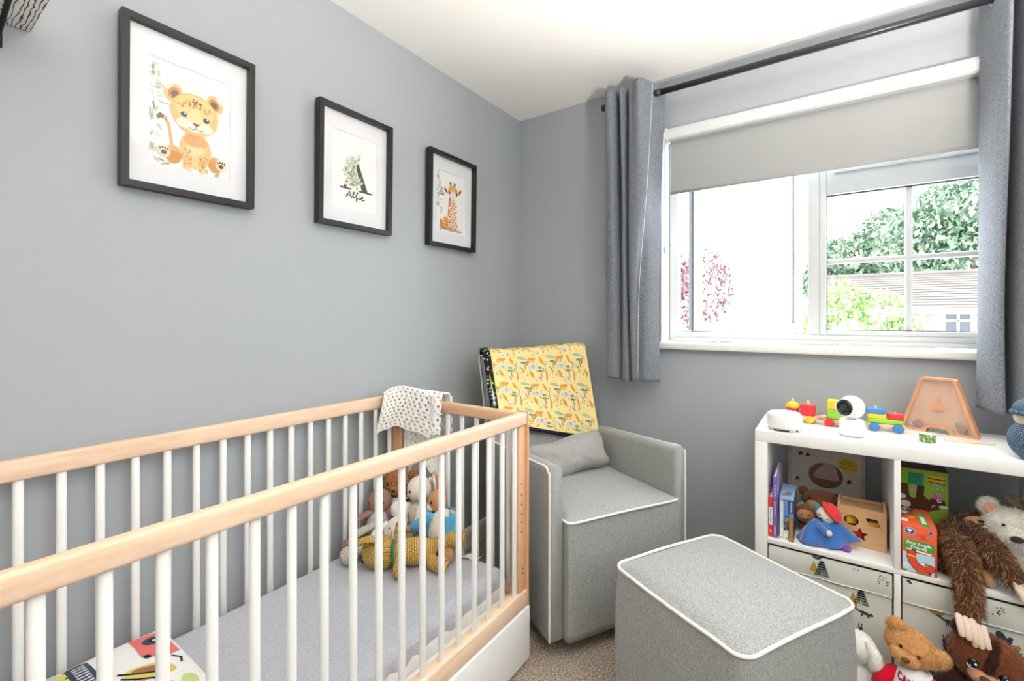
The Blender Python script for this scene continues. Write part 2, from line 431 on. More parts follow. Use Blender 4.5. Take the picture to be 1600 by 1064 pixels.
def crom(P, t):
    n = len(P) - 1; x = t * n; i = min(int(x), n - 1); f = x - i
    g = lambda q: P[max(0, min(n, q))]
    return .5 * (2 * g(i) + (g(i + 1) - g(i - 1)) * f + (2 * g(i - 1) - 5 * g(i) + 4 * g(i + 1) - g(i + 2)) * f * f + (3 * g(i) - g(i - 1) - 3 * g(i + 1) + g(i + 2)) * f ** 3)
def curtain(name, label, rows, zs, nu, nv, eyelets, hems):
    """rows: plan outlines (x, y) of the sheet from the top to the hem, same count each"""
    root = thing(name, label, 'curtain', (rows[0][0][0], ROD_Y, zs[-1]), group=None)
    o0 = Vector(root.location)
    rows = [[Vector((x, y, 0)) for x, y in r] for r in rows]
    def f(u, v):
        pts = [crom(r, u) for r in rows]; p = crom(pts, v)
        zz = crom([Vector((0, 0, z)) for z in zs], v).z
        return Vector((p.x, p.y, zz + .006 * math.sin(u * 9 + 1) * v)) - o0
    sh = MB().grid(f, nu, nv, uvs=(1, 1)).build('cloth', curt, root)
    sm = sh.modifiers.new('thickness', 'SOLIDIFY'); sm.thickness = .003; sm.offset = 0
    for u in hems:
        MB().tube([f(u, v / 30) for v in range(31)], .0022, 6).build('hem', lining, root)
    MB().tube([f(u / 60, .985) + Vector((0, -.002, 0)) for u in range(61)], .0016, 6).build('stitching', curt, root)
    for x in eyelets:
        ring = [(0, math.cos(a) * .021, math.sin(a) * .021) for a in [k / 20 * 2 * PI for k in range(20)]]
        MB().tube(ring, .005, 8, closed=True, M=T(x - o0.x, 0, ROD_Z - o0.z) @ R(0, 0, 25)).build('eyelet', mat('brushed_nickel', '#c3c2be', .3, metal=1), root)
    return root
# left curtain: plan of the folds at the rod, half way down and at the hem
topL = [(.592, -.055), (.598, -.155), (.640, -.165), (.652, -.05), (.668, -.15), (.690, -.16), (.702, -.06), (.716, -.15), (.738, -.165), (.780, -.20), (.815, -.12), (.838, -.055), (.850, -.035)]
midL = [(.590, -.075), (.598, -.14), (.640, -.155), (.654, -.06), (.672, -.13), (.690, -.145), (.700, -.07), (.712, -.14), (.735, -.165), (.772, -.175), (.800, -.145), (.815, -.09), (.835, -.045)]
lowL = [(.585, -.085), (.600, -.14), (.645, -.155), (.660, -.09), (.676, -.13), (.694, -.14), (.702, -.09), (.714, -.14), (.73, -.155), (.745, -.15), (.755, -.125), (.79, -.12), (.832, -.075)]
botL = [(.578, -.085), (.605, -.135), (.650, -.14), (.664, -.105), (.682, -.135), (.704, -.14), (.710, -.105), (.722, -.13), (.732, -.14), (.738, -.14), (.748, -.12), (.790, -.135), (.838, -.085)]
curtain('curtain', 'grey curtain hanging left of the window above the armchair', [topL, midL, lowL, botL], [2.245, 1.80, 1.30, .865], 150, 40, (.60, .655, .70, .803), (.835,))
topR = [(1.906, -.02), (1.922, -.07), (1.932, -.16), (1.950, -.185), (1.972, -.03), (1.985, -.17), (2.012, -.19), (2.03, -.04), (2.05, -.16), (2.10, -.17), (2.18, -.05)]
midR = [(1.904, -.03), (1.911, -.09), (1.922, -.16), (1.940, -.185), (1.960, -.03), (1.972, -.17), (2.000, -.20), (2.02, -.06), (2.06, -.16), (2.12, -.16), (2.2, -.07)]
lowR = [(1.898, -.05), (1.902, -.10), (1.914, -.16), (1.930, -.175), (1.950, -.05), (1.960, -.18), (1.992, -.225), (2.03, -.16), (2.08, -.18), (2.15, -.15), (2.22, -.08)]
botR = [(1.888, -.07), (1.894, -.10), (1.910, -.15), (1.935, -.16), (1.955, -.07), (1.968, -.19), (2.005, -.25), (2.06, -.22), (2.11, -.18), (2.18, -.15), (2.24, -.09)]
curtain('curtain', 'grey curtain hanging at the right edge above the blue knitted toy', [topR, midR, lowR, botR], [2.245, 1.75, 1.25, .855], 150, 40, (1.93, 2.0, 2.07, 2.15), ())
# roller blind
bl = thing('roller_blind', 'pale grey roller blind pulled down over the top of the window', 'blind', (1.44, .0, 2.0))
BX0, BX1 = .846 - 1.44, 2.06 - 1.44
blc = mat('grey_blackout_cloth', '#a6a7a7', rough=.75, spec=.15, var=.01, vs=4, bump=.05, bs=700)
def prof_strip(b, prof, x0, x1, M=None):
    k = len(prof); V = [(x, y, z) for x in (x0, x1) for y, z in prof]
    b.add(V, [(i, (i + 1) % k, k + (i + 1) % k, k + i) for i in range(k)] + [tuple(range(k))[::-1], tuple(range(k, 2 * k))], M, smooth=False); return b
prof_strip(MB(), [(.025, .058), (.0, .058), (-.020, .054), (-.028, .040), (-.026, .006), (-.018, .0), (.025, .0)], BX0 + .008, BX1 - .008).build('cassette', upvc, bl)
for x in (BX0, BX1 - .01):
    MB().box((x + .005, -.002, .028), (.012, .058, .062), .004).build('end_cap', upvc, bl)
MB().grid(lambda u, v: (BX0 + .014 + u * (BX1 - BX0 - .028), .016 + .004 * math.sin(v * 3), .01 - v * .252), 8, 12).build('blind_cloth', blc, bl)
MB().tube([(BX0 + .014, .016, -.243), (BX1 - .014, .016, -.243)], .007, 10).build('bottom_bar', blc, bl)
ch = MB()
for sx in (0, .012):
    ch.tube([(BX0 - .008, .0 + sx, .02), (BX0 - .010, 0 + sx, -.5)], .0012, 6)
    for k in range(86): ch.ell((BX0 - .008 - .002 * k / 86, sx, .015 - k * .006), .0021, nu=6, nv=4)
ch.build('bead_chain', upvc, bl, kind='stuff')
MB().ell((BX0 - .010, .006, -.512), (.008, .008, .016)).build('chain_weight', upvc, bl)

# ============================================================ COT
beech = wood('pale_beech', '#ecd2b8', '#dcb899', (26, 2.2, 26), .45)
beechx = wood('pale_beech_end', '#e2bd9b', '#cea17c', (2.2, 26, 26), .45)
beechz = wood('pale_beech_post', '#deb18c', '#c9986f', (26, 26, 2.2), .45)
slatw = mat('white_satin_lacquer', '#f1f1ef', rough=.3, spec=.45, var=.008)
CY1, CY0, CX0, CX1, CZ = -.918, -2.185, .012, .652, .842
cot = thing('cot', 'beech and white wooden baby cot standing along the left wall', 'cot', (0, 0, 0))
def cb(name, x0, x1, y0, y1, z0, z1, m, bev=.004, par=None):
    return MB().box(((x0 + x1) / 2, (y0 + y1) / 2, (z0 + z1) / 2), (x1 - x0, y1 - y0, z1 - z0), bev, 3).build(name, m, par or cot)
cb('side_rail', .626, CX1, CY0 + .012, CY1 - .010, .800, CZ, beech, .007)
cb('side_rail', CX0, .038, CY0 + .012, CY1 - .010, .803, CZ + .008, beech, .007)
cb('end_rail', .038, .628, CY1 - .030, CY1 - .002, .800, CZ - .002, beechx, .006)
cb('end_rail', .038, .628, CY0 + .002, CY0 + .030, .800, CZ - .002, beechx, .006)
for x0, x1 in ((.612, CX1), (CX0, .05)):
    for ya, yb, s in ((CY1 - .010, CY1, 1), (CY0, CY0 + .010, -1)):
        p = MB().box(((x0 + x1) / 2, (ya + yb) / 2, CZ / 2 + .008), (x1 - x0 + .002, .010, CZ - .012), .003, 2)
        yy = CY1 - .031 if s > 0 else CY0 + .031
        p.box(((x0 + x1) / 2 - .002, yy, .40), (x1 - x0 - .008, .042, .80), .004, 2)
        po = p.build('post', beechz, cot)
        if x0 > .3 and s > 0:
            for k, z in enumerate((.608, .572, .540, .510, .482, .45, .325, .310)):
                MB().tube([(.6405, CY1 - .036 + (.006 if k > 5 else 0), z), (.6466, CY1 - .036 + (.006 if k > 5 else 0), z)], .0032, 10).build('peg_hole', mat('hole_shadow_brown', '#3a2a20', .8), po)
for x0, x1 in ((.616, .652), (CX0, .046)):
    cb('bottom_rail', x0, x1, CY0 + .012, CY1 - .010, .195, .250, beech, .004)
cb('bottom_rail', .046, .618, CY1 - .034, CY1 - .004, .195, .250, beechx, .004)
cb('bottom_rail', .046, .618, CY0 + .004, CY0 + .034, .195, .250, beechx, .004)
slat0 = None
for k in range(18):
    y = -.984 - k * .0684
    for x in (.637, .025):
        if slat0 is None:
            slat0 = MB().box((0, 0, 0), (.0125, .0185, .562), .006, 3).build('slat', slatw, cot); so = slat0
        else: so = share(slat0, 'slat', cot)
        so.location = (x, y, .527)
for k in range(8):
    so = share(slat0, 'slat', cot, (.085 + k * .0705, CY1 - .016, .525), (0, 0, PI / 2))
cb('lower_panel', .640, .656, CY0 + .004, CY1, .016, .192, slatw, .004)
cb('lower_panel', CX0, .024, CY0 + .004, CY1, .016, .192, slatw, .004)
cb('mattress_base', .046, .616, CY0 + .034, CY1 - .034, .205, .222, slatw, .002)
# mattress with its sheet
sheet = fabric('pale_grey_sheet', '#b7bac3', var=.12, vs=300, bump=.35)
mt = thing('mattress', 'cot mattress in a pale grey fitted sheet', 'mattress', (.322, -1.55, .222))
def mtop(u, v):
    x = (u - .5) * .525; y = (v - .5) * 1.17
    e = min(1, min(u, 1 - u) * .525 / .022); e2 = min(1, min(v, 1 - v) * 1.17 / .022)
    d = min(e, e2); z = .074 + .024 * math.sin(d * PI / 2)
    z += .0022 * noise.noise((x * 14, y * 9, 0)) + .0015 * noise.noise((x * 40, y * 30, 2))
    return (x, y, z)
MB().grid(mtop, 70, 120).build('sheet_top', sheet, mt)
def mside(u, v):
    # rounded rectangle outline, gathered towards the elastic hem
    w, h, r = .2625, .585, .035
    a = u * 2 * PI; c, s = math.cos(a), math.sin(a)
    k = 1 / max(abs(c) / w, abs(s) / h); x, y = c * k, s * k
    rip = .0040 * (math.sin(u * 190) + .6 * math.sin(u * 311 + 1)) * v * v - .010 * v * v
    x += (rip + .004 * math.sin(v * PI)) * (1 if x > 0 else -1) * (abs(abs(x) - w) < .002); y += (rip) * (1 if y > 0 else -1) * (abs(abs(y) - h) < .002)
    return (x, y, .076 - v * (.058 + .006 * math.sin(u * 95)))
MB().grid(mside, 400, 8, cu=True, flip=True).build('sheet_side', sheet, mt)
MB().box((0, 0, .035), (.526, 1.165, .068), .01).build('mattress_core', mat('mattress_white', '#f0f0ee', .7), mt)
st = MB()
for k in range(110):
    y = -.55 + k * .0102
    st.tube([(.2555, y, .026), (.2555, y + .006, .026)], .0012, 5)
st.build('hem_stitching', mat('stitch_grey', '#7b8088', .8), mt, kind='stuff')
# pillow with vehicle print
pl = thing('cot_pillow', 'white pillow printed with colourful vehicles at the near end of the cot', 'pillow', (.315, -1.928, .323))
def pil(sgn):
    def f(u, v):
        x = (u - .5) * .52; y = (v - .5) * .34
        k = (max(0, 1 - abs(2 * u - 1) ** 3.2) * max(0, 1 - abs(2 * v - 1) ** 3.2)) ** .55
        return Vector((x * (.985 + .015 * k), y * (.985 + .015 * k), .030 + sgn * .030 * k + .003 * k * noise.noise((x * 14, y * 14, sgn))))
    return f
whitec = mat('white_cotton', '#f1f0ef', rough=.85, spec=.1, var=.02, vs=14, bump=.15, bs=60, bd=.004)
MB().grid(pil(1), 40, 28).build('pillow_top', whitec, pl); MB().grid(pil(-1), 30, 20, flip=True).build('pillow_underside', whitec, pl)
pf = pil(1)
pmap = lambda x, y, h: pf(x / .52 + .5, y / .34 + .5) + Vector((0, 0, h + .0012))
A = []
def wheel(x, y, r, c='#3d5166'):
    A.extend([('e', x, y, r, r, 0, c), ('e', x, y, r * .45, r * .45, 0, '#1e2833'), ('e', x, y, r * .2, r * .2, 0, '#eef0f0')])
# car at the far corner
A += [('p', [(-.235, .155), (-.105, .158), (-.09, .128), (-.13, .09), (-.238, .095)], '#ea7b78')]; wheel(-.188, .132, .024); A += [('e', -.12, .098, .010, .006, 20, '#20262e')]
# lorry with its tyre
art(A, pmap, sub=2).build('printed_car', INK, pl, kind='stuff'); A = []
A += [('p', [(-.245, -.035), (-.20, -.030), (-.10, -.035), (-.10, -.12), (-.245, -.12)], '#c4d6e2'), ('p', [(-.222, -.022), (-.14, -.022), (-.14, -.040), (-.222, -.040)], '#dfd873'), ('p', [(-.235, .004), (-.225, .016), (-.10, .018), (-.085, .006), (-.085, -.018), (-.10, -.026), (-.225, -.026), (-.235, -.016)], '#3d5166'), ('l', [(-.20, -.06), (-.16, -.06), (-.155, -.1)], .003, '#2b3947')]
for k in range(9): A += [('l', [(-.218 + k * .014, -.012), (-.212 + k * .014, .008)], .0035, '#f2f2f2'), ('l', [(-.212 + k * .014, -.012), (-.218 + k * .014, .008)], .002, '#f2f2f2')]
# digger towards the foot side
art(A, pmap, sub=2).build('printed_lorry', INK, pl, kind='stuff'); A = []
A += [('e', -.06, .085, .050, .024, 50, '#d9d06a'), ('e', -.065, .085, .034, .012, 50, '#a9745f'), ('l', [(-.10, .04), (-.07, .065), (-.055, .08), (-.03, .11)], .005, '#23272d'), ('l', [(-.08, .04), (-.05, .06), (-.02, .09)], .004, '#23272d'), ('e', -.02, .05, .03, .02, 0, '#e89a93'), ('e', .03, .09, .03, .02, 10, '#bcd3dd'), ('e', .03, .13, .025, .014, 0, '#c9d58a'), ('l', [(-.085, .135), (-.07, .148), (-.05, .142)], .004, '#23272d')]
art(A, pmap, sub=2).build('printed_digger', INK, pl, kind='stuff'); A = []
wheel(.2, -.08, .03); A += [('p', [(.13, -.04), (.25, -.04), (.25, -.08), (.13, -.08)], '#ea7b78')]
art(A, pmap, sub=2).build('printed_van', INK, pl, kind='stuff')
# ============================================================ ARMCHAIR
upho = fabric('grey_upholstery', '#999b9a', var=.24, vs=330, bump=.6)
pipe = fabric('off_white_piping', '#e6e1d8', var=.06, vs=300, bump=.3)
arm_c = thing('armchair', 'grey upholstered nursing armchair with off-white piping in the corner', 'armchair', (.704, -.879, 0), 60)
Wc = .625; ZB = .055; SD = .56           # width, underside, arm depth
def zt(y): return .654 - .030 * max(0, y) / .55
def arm_part(x0, x1):
    b = MB(); cs = MB()
    n = 24
    def sect(y):                          # rounded section of the arm at depth y
        w = x1 - x0; r = .026; z1 = zt(y); P = []
        for cx, cz, a0 in ((x1 - r, z1 - r, 0), (x0 + r, z1 - r, 90), (x0 + .008, ZB + .008, 180), (x1 - .008, ZB + .008, 270)):
            rr = r if a0 < 180 else .008
            for k in range(5):
                a = math.radians(a0 + k * 22.5); P.append((cx + math.cos(a) * rr, cz + math.sin(a) * rr))
        return P
    rings = []
    for y, s in ((0, .90), (.002, .955), (.008, .985), (.018, 1), (.15, 1), (.3, 1), (.45, 1), (SD - .015, 1), (SD, .95)):
        P = sect(y); cx = (x0 + x1) / 2; cz = (ZB + zt(y)) / 2; sh = (1 - s) * .5 * (x1 - x0)
        rings.append([(cx + (px - cx) * (1 - 2 * sh / (x1 - x0)), y, pz - (sh if pz > cz else -sh)) for px, pz in P])
    k = len(rings[0]); V = [p for r in rings for p in r]
    F = [(i * k + j, i * k + (j + 1) % k, (i + 1) * k + (j + 1) % k, (i + 1) * k + j) for i in range(len(rings) - 1) for j in range(k)]
    F += [tuple(range(k))[::-1], tuple((len(rings) - 1) * k + j for j in range(k))]
    return b.add(V, F)
for s, (x0, x1) in ((0, (0, .058)), (1, (Wc - .058, Wc))):
    a = arm_part(x0, x1).build('arm', upho, arm_c)
    xo = x0 - .0008 if s == 0 else x1 + .0008; xi = x0 + .004 if s == 0 else x1 - .004
    path = [(xi, -.001, ZB + .004), (xi, -.001, .3), (xi, -.001, zt(0) - .05), (xi, .006, zt(0) - .022), (xi + (.002 if s == 0 else -.002), .03, zt(0) - .008)] + [(xi + (.003 if s == 0 else -.003), y, zt(y) - .0075) for y in (.1, .2, .3, .4, .5)]
    MB().tube(path, .0042, 8, n=60).build('piping', pipe, a)
# seat block with crowned top
SX0, SX1, SY0, SY1, SZ = .0595, Wc - .0595, -.028, .47, .458
sw = SX1 - SX0
def seat_top(u, v):
    x = SX0 + u * sw; y = SY0 + v * (SY1 - SY0)
    e = min(1, min(u, 1 - u) * sw / .05, v * (SY1 - SY0) / .05)
    return (x, y, SZ + .022 * math.sin(e * PI / 2) * (1 - .4 * v) + .0015 * noise.noise((x * 12, y * 12, 3)))
sb = MB().grid(seat_top, 36, 30)
def rr(x0, x1, y0, y1, r, n=6):
    P = []
    for cx, cy, a0 in ((x1 - r, y0 + r, -90), (x1 - r, y1 - r, 0), (x0 + r, y1 - r, 90), (x0 + r, y0 + r, 180)):
        for k in range(n + 1):
            a = math.radians(a0 + 90 * k / n); P.append((cx + math.cos(a) * r, cy + math.sin(a) * r))
    return P
def wallring(outline_fn, zs):
    rows = [[(x, y, z) for x, y in outline_fn(z)] for z in zs]; k = len(rows[0])
    V = [p for r in rows for p in r]
    F = [(i * k + j, i * k + (j + 1) % k, (i + 1) * k + (j + 1) % k, (i + 1) * k + j) for i in range(len(rows) - 1) for j in range(k)]
    F.append(tuple(range(k))[::-1]); return V, F
V, F = wallring(lambda z: rr(SX0 + .001, SX1 - .001, SY0 - .010 * math.sin(min(1, max(0, (z - ZB) / (SZ - ZB))) * PI), SY1, .012), [ZB, .08, .15, .22, .3, .38, .43, SZ])
so = sb.add(V, F).build('seat', upho, arm_c)
MB().tube([(SX0 + .002, SY0 + .12, SZ + .003), (SX0 + .002, SY0 + .03, SZ + .003), (SX0 + .014, SY0 + .003, SZ + .002), (SX0 + .06, SY0 - .003, SZ + .003), ((SX0 + SX1) / 2, SY0 - .005, SZ + .006), (SX1 - .06, SY0 - .003, SZ + .003), (SX1 - .016, SY0 + .002, SZ + .002), (SX1 - .003, SY0 + .012, SZ + .001)], .0042, 8, n=70).build('piping', pipe, so)
# reclined back
BXa, BXb = .022, .572
def byf(z): return .460 + (z - .42) * .30          # front face depth at height z
ZT = .972
rows = []
for k in range(15):
    z = .40 + (ZT - .40) * k / 14; sh = 0
    rows.append((z, byf(z), .098 - .02 * k / 14))
b = MB()
V = []; m = 28
def backring(z, yf, th, inset=0):
    P = rr(BXa + inset, BXb - inset, yf + inset * .6, yf + th - inset * .6, min(.03, th * .3), 6)
    return [(x, y - .008 * math.sin((x - BXa) / (BXb - BXa) * PI) * (1 if y < yf + th / 2 else 0), z) for x, y in P]
RG = [backring(z, yf, th) for z, yf, th in rows] + [backring(ZT + .012, byf(ZT), .078, .006), backring(ZT + .019, byf(ZT) + .004, .072, .016)]
k = len(RG[0]); V = [p for r in RG for p in r]
F = [(i * k + j, i * k + (j + 1) % k, (i + 1) * k + (j + 1) % k, (i + 1) * k + j) for i in range(len(RG) - 1) for j in range(k)] + [tuple(range(k))[::-1], tuple((len(RG) - 1) * k + j for j in range(k))]
bo = b.add(V, F).build('backrest', upho, arm_c)
for x, s in ((BXa + .002, -1), (BXb - .002, 1)):
    MB().tube([(x, byf(z) + .085, z) for z in (.5, .7, .9, .97)] + [(x - s * .01, byf(ZT) + .07, ZT + .008), (x - s * .05, byf(ZT) + .065, ZT + .018)], .004, 8, n=40).build('piping', pipe, bo)
MB().box((Wc / 2, SD / 2 + .02, .27), (Wc - .17, SD - .1, .36), .02).build('inner_frame', upho, arm_c)
MB().lathe([(0, .0), (.22, .0), (.22, .02), (.2, .03), (.05, .035), (.05, .12), (0, .12)], 32, T(Wc / 2, .28, .004)).build('swivel_base', mat('black_plastic', '#1d1d1f', .5), arm_c)
# lumbar cushion
lc = thing('lumbar_cushion', 'small grey lumbar cushion resting on the armchair seat', 'cushion', (0, 0, 0))
lc.location = (.704, -.879, 0); lc.rotation_euler = (0, 0, math.radians(60))
Mc = T(.330, .398, .541) @ R(-22, -8, 0) 
def cush(sgn):
    def f(u, v):
        x = (u - .5) * .40; z = (v - .5) * .165
        k = (max(0, 1 - abs(2 * u - 1) ** 2.6) * max(0, 1 - abs(2 * v - 1) ** 2.6)) ** .5
        a, b = abs(2 * u - 1), abs(2 * v - 1)
        fx = 1 - .05 * (1 - b * b) - .05 * a * b ** 6; fz = 1 - .09 * (1 - a * a) - .10 * b * a ** 8
        wr = .006 * noise.noise((x * 16 + z * 20, z * 9, sgn * 5)) + .004 * noise.noise((x * 40, z * 40, sgn * 3))
        return Vector((x * fx + .004 * math.sin(z * 60), -sgn * (.062 * k) - wr * k, z * fz + .004 * math.sin(x * 30)))
    return f
cf = fabric('grey_cushion_cloth', '#a09f9b', var=.1, vs=500, bump=.35)
MB().grid(cush(1), 40, 24, M=Mc).grid(cush(-1), 40, 24, M=Mc, flip=True).build('cushion_cover', cf, lc)
ring = [cush(0)(u, 0) for u in [i / 20 for i in range(21)]] + [cush(0)(1, v) for v in [i / 10 for i in range(1, 11)]] + [cush(0)(1 - u, 1) for u in [i / 20 for i in range(1, 21)]] + [cush(0)(0, 1 - v) for v in [i / 10 for i in range(1, 10)]]
MB().tube(ring, .0035, 8, closed=True, M=Mc).build('seam', cf, lc)
# quilt over the back of the chair
ql = thing('safari_quilt', 'yellow safari animal quilt draped over the back of the armchair', 'blanket', (.704, -.879, 0), 60)
qx0, qx1 = .040, .562; qzb = .600
def quilt(u, v, off=0):
    """u across, v from the front hem over the top to the rear hem"""
    x = qx0 + (qx1 - qx0) * u + .012 * (1 - v) * (u - .25)
    Lf = (1.000 - qzb) / math.cos(math.atan(.30)); Lt = .086; Lb = .26
    s = v * (Lf + Lt + Lb)
    wob = .003 * noise.noise((x * 7, s * 6, 1))
    if s < Lf:
        z = qzb + (.998 - qzb) * s / Lf; y = byf(z) - .015 - off + wob - .006 * math.sin(u * PI)
        n = 0
    elif s < Lf + Lt:
        a = (s - Lf) / Lt * PI; z = .998 + math.sin(a) * (.012 + off); y = byf(.998) - .015 - off * math.cos(a) + (1 - math.cos(a)) * .055
    else:
        z = .998 - (s - Lf - Lt); y = byf(.998) + .095 + off - (.998 - z) * .28
    return Vector((x, y, z + (.012 * u + (.107 - .153 * u) * max(0, 1 - s / Lf)) - .004 * math.sin(u * 5)))
yq = mat('yellow_quilt_cotton', '#f4dd9d', rough=.85, spec=.1, var=.03, vs=20, bump=.2, bs=40, bd=.004)
blk = mat('black_floral_binding', '#1d1e22', rough=.85, var=.5, vs=60)
MB().grid(lambda u, v: quilt(u, v, .004), 40, 70).build('quilt_front', yq, ql)
MB().grid(lambda u, v: quilt(u, v, -.004), 40, 70, flip=True).build('quilt_lining', blk, ql)
for u in (0, 1): MB().tube([quilt(u, v / 60, 0) for v in range(61)], .0055, 8).build('binding', yq if u else blk, ql)
for v in (0, 1): MB().tube([quilt(u / 40, v, 0) + Vector((0, 0, -.004 if v == 0 else 0)) for u in range(41)], .0085, 8).build('binding', blk, ql)
# the lining folded out over the left edge, with bright flowers
fold = lambda u, v: quilt(0, v * .60 + .005, .006) + Vector((.004 - .030 * u, .002 + .020 * u * u, .004 - .008 * u))
MB().grid(fold, 6, 40).build('folded_lining', blk, ql)
fm = lambda x, y, h: fold(x, y) + Vector((-.3, -.9, 0)) * (h + .0008)
A = []
rnd = random.Random(3)
for k in range(46):
    y = rnd.random() * .97; x = rnd.uniform(.1, .9); c = rnd.choice(['#cfd8d8', '#8fbf5a', '#d8e0e4', '#c33c55', '#6f8f9a', '#e6c65a', '#5b7f50'])
    A.append(('e', x, y, .13, .012, 0, c))
A += [('l', [(.5, .42), (.55, .55)], .16, '#93c93d'), ('l', [(.5, .28), (.45, .33)], .2, '#e8ecee'), ('e', .5, .06, .3, .02, 0, '#d63c57'), ('e', .5, .2, .3, .014, 0, '#6fae9a')]
art(A, fm, dh=.00001).build('lining_flowers', INK, ql, kind='stuff')
# printed animals
LV = (.4176 + .086 + .26)
def qm(x, y, h): return quilt(x / .52, y / LV, .0046 + h)
A = []
def animals(ox, oy):
    K = 1.42
    g = lambda P: [(ox + x * K, oy + y * K) for x, y in P]
    def e(x, y, a, b, r, c): A.append(('e', ox + x * K, oy + y * K, a * K, b * K, r, c))
    def l(P, w, c): A.append(('l', g(P), w * K, c))
    e(.014, .088, .016, .0055, -8, '#a9c9a2'); e(.022, .086, .012, .004, -15, '#9fc4a0')        # crocodile
    e(.050, .083, .0135, .0058, 0, '#e0a04e'); e(.061, .085, .0055, .0045, 0, '#e0a04e')           # elephant, orange
    for q in (.041, .046, .054, .059): l([(q, .081), (q - .001, .068)], .0026, '#e0a04e')
    l([(.039, .086), (.036, .078), (.038, .07)], .002, '#e0a04e')
    e(.087, .075, .0055, .010, 20, '#dca545'); e(.082, .086, .004, .004, 0, '#dca545'); l([(.086, .066), (.096, .066)], .0035, '#dca545')   # big cat
    l([(.024, .045), (.023, .067)], .0042, '#c98e52'); e(.024, .069, .0155, .003, -3, '#7d9a86'); e(.02, .072, .009, .002, 0, '#6d8a78')    # tree
    e(.052, .052, .017, .008, 4, '#cfd6da'); e(.066, .055, .008, .005, 10, '#d8dee2'); e(.056, .055, .0048, .0056, 0, '#9db1b8')          # grey elephant
    l([(.037, .05), (.034, .044)], .004, '#cfd6da')
    e(.004, .052, .009, .0065, 10, '#d5dadd'); l([(.008, .05), (.013, .046), (.015, .041)], .0026, '#2b2f33')                               # badger
    e(.079, .049, .008, .0042, 0, '#8b9a98'); e(.084, .049, .002, .004, 0, '#5d6a6c')
    l([(.100, .030), (.099, .060)], .0022, '#b98a4e'); e(.100, .061, .007, .0016, 0, '#8aa07c')
    l([(.016, .024), (.018, .036)], .0022, '#b98a4e'); e(.018, .037, .0055, .0016, 0, '#8aa07c')
    e(.046, .024, .006, .0105, 15, '#d6a040'); e(.041, .035, .0038, .0038, 0, '#d6a040'); l([(.046, .014), (.056, .013)], .003, '#d6a040')
    l([(.082, .012), (.081, .034)], .004, '#c98e52'); e(.081, .036, .0145, .0028, 3, '#86a08c'); e(.078, .039, .008, .0018, 0, '#6d8a78')
    for q in range(9): e(.098 + (q % 2) * .004 + q * .0003, .004 + q * .0037, .0019, .0016, 30, '#8c4a3c')                                  # giraffe spots
    l([(.1, .0), (.101, .034)], .0018, '#c58d6a')
    e(.066, .010, .009, .0062, 5, '#d8dcdf'); l([(.072, .012), (.077, .006), (.079, .001)], .0026, '#2b2f33')
    for x, y in ((.034, .074), (.071, .064), (.03, .058), (.104, .07), (.064, .04), (.012, .012), (.031, .03), (.092, .045), (.058, .0), (.007, .029)):
        e(x, y, .0017, .0019, 0, rnd.choice(['#33352f', '#4b4f3c', '#2c2c2c'])) 
    e(.032, .062, .0028, .003, 0, '#2d2d2b'); e(.0322, .0612, .0014, .0016, 0, '#f0e0a8'); e(.03, .02, .0028, .003, 0, '#2d2d2b'); e(.0302, .0192, .0014, .0016, 0, '#f0e0a8')
    for x, y in ((.06, .094), (.094, .092), (.015, .1), (.105, .02)): l([(x, y), (x + .004, y + .003), (x + .007, y)], .0009, '#c98a72')
for j in range(-1, 6):
    for i in range(-1, 6):
        animals(-.022 + i * .154 + (j % 2) * .0, -.030 + j * .143)
def inside(sh):
    P = sh[1] if sh[0] != 'e' else [(sh[1] - sh[3], sh[2] - sh[4]), (sh[1] + sh[3], sh[2] + sh[4])]
    return all(.004 < p[0] < .516 and .006 < p[1] < .50 for p in P)
art([s for s in A if inside(s)], qm, h0=.0003, dh=.000001).build('animal_print', INK, ql, kind='stuff')

# ============================================================ OTTOMAN
ot = thing('ottoman', 'grey upholstered footstool with off-white piping in front of the armchair', 'ottoman', (1.252, -.848, 0), -28.5)
OW, OD, OZ = .425, .43, .428
def orr(z):
    k = (z - .03) / (OZ - .03); bul = .008 * math.sin(max(0, min(1, k)) * PI) ** .7 + .001
    return rr(-OW / 2 - bul, OW / 2 + bul, -OD / 2 - bul, OD / 2 + bul, .035, 8)
V, F = wallring(orr, [.03, .05, .1, .16, .22, .28, .34, .39, OZ])
ob_ = MB().add(V, F).build('upholstered_base', upho, ot)
def oring(k, n=8):      # rounded outline shrunk towards the middle
    return rr(-OW / 2 * k - .0, OW / 2 * k, -OD / 2 * k, OD / 2 * k, max(.004, .035 * k), n)
KS = (1.006, 1.0, .985, .96, .92, .85, .72, .55, .35, .15, .02)
rows = []
for k in KS:
    e = min(1, max(0, 1 - k) * .21 / .04); zz = OZ + .016 * math.sin(e * PI / 2)
    rows.append([(x, y, zz + .012 * (1 - (2 * x / OW) ** 2) * (1 - (2 * y / OD) ** 2) + .0012 * noise.noise((x * 14, y * 14, 8))) for x, y in oring(k)])
kk = len(rows[0]); V = [p for r in rows for p in r]
F = [(i * kk + j, i * kk + (j + 1) % kk, (i + 1) * kk + (j + 1) % kk, (i + 1) * kk + j) for i in range(len(rows) - 1) for j in range(kk)] + [tuple((len(rows) - 1) * kk + j for j in range(kk))]
MB().add(V, F).build('padded_top', upho, ot)
edge = rr(-OW / 2 - .002, OW / 2 + .002, -OD / 2 - .002, OD / 2 + .002, .036, 10)
pe = []
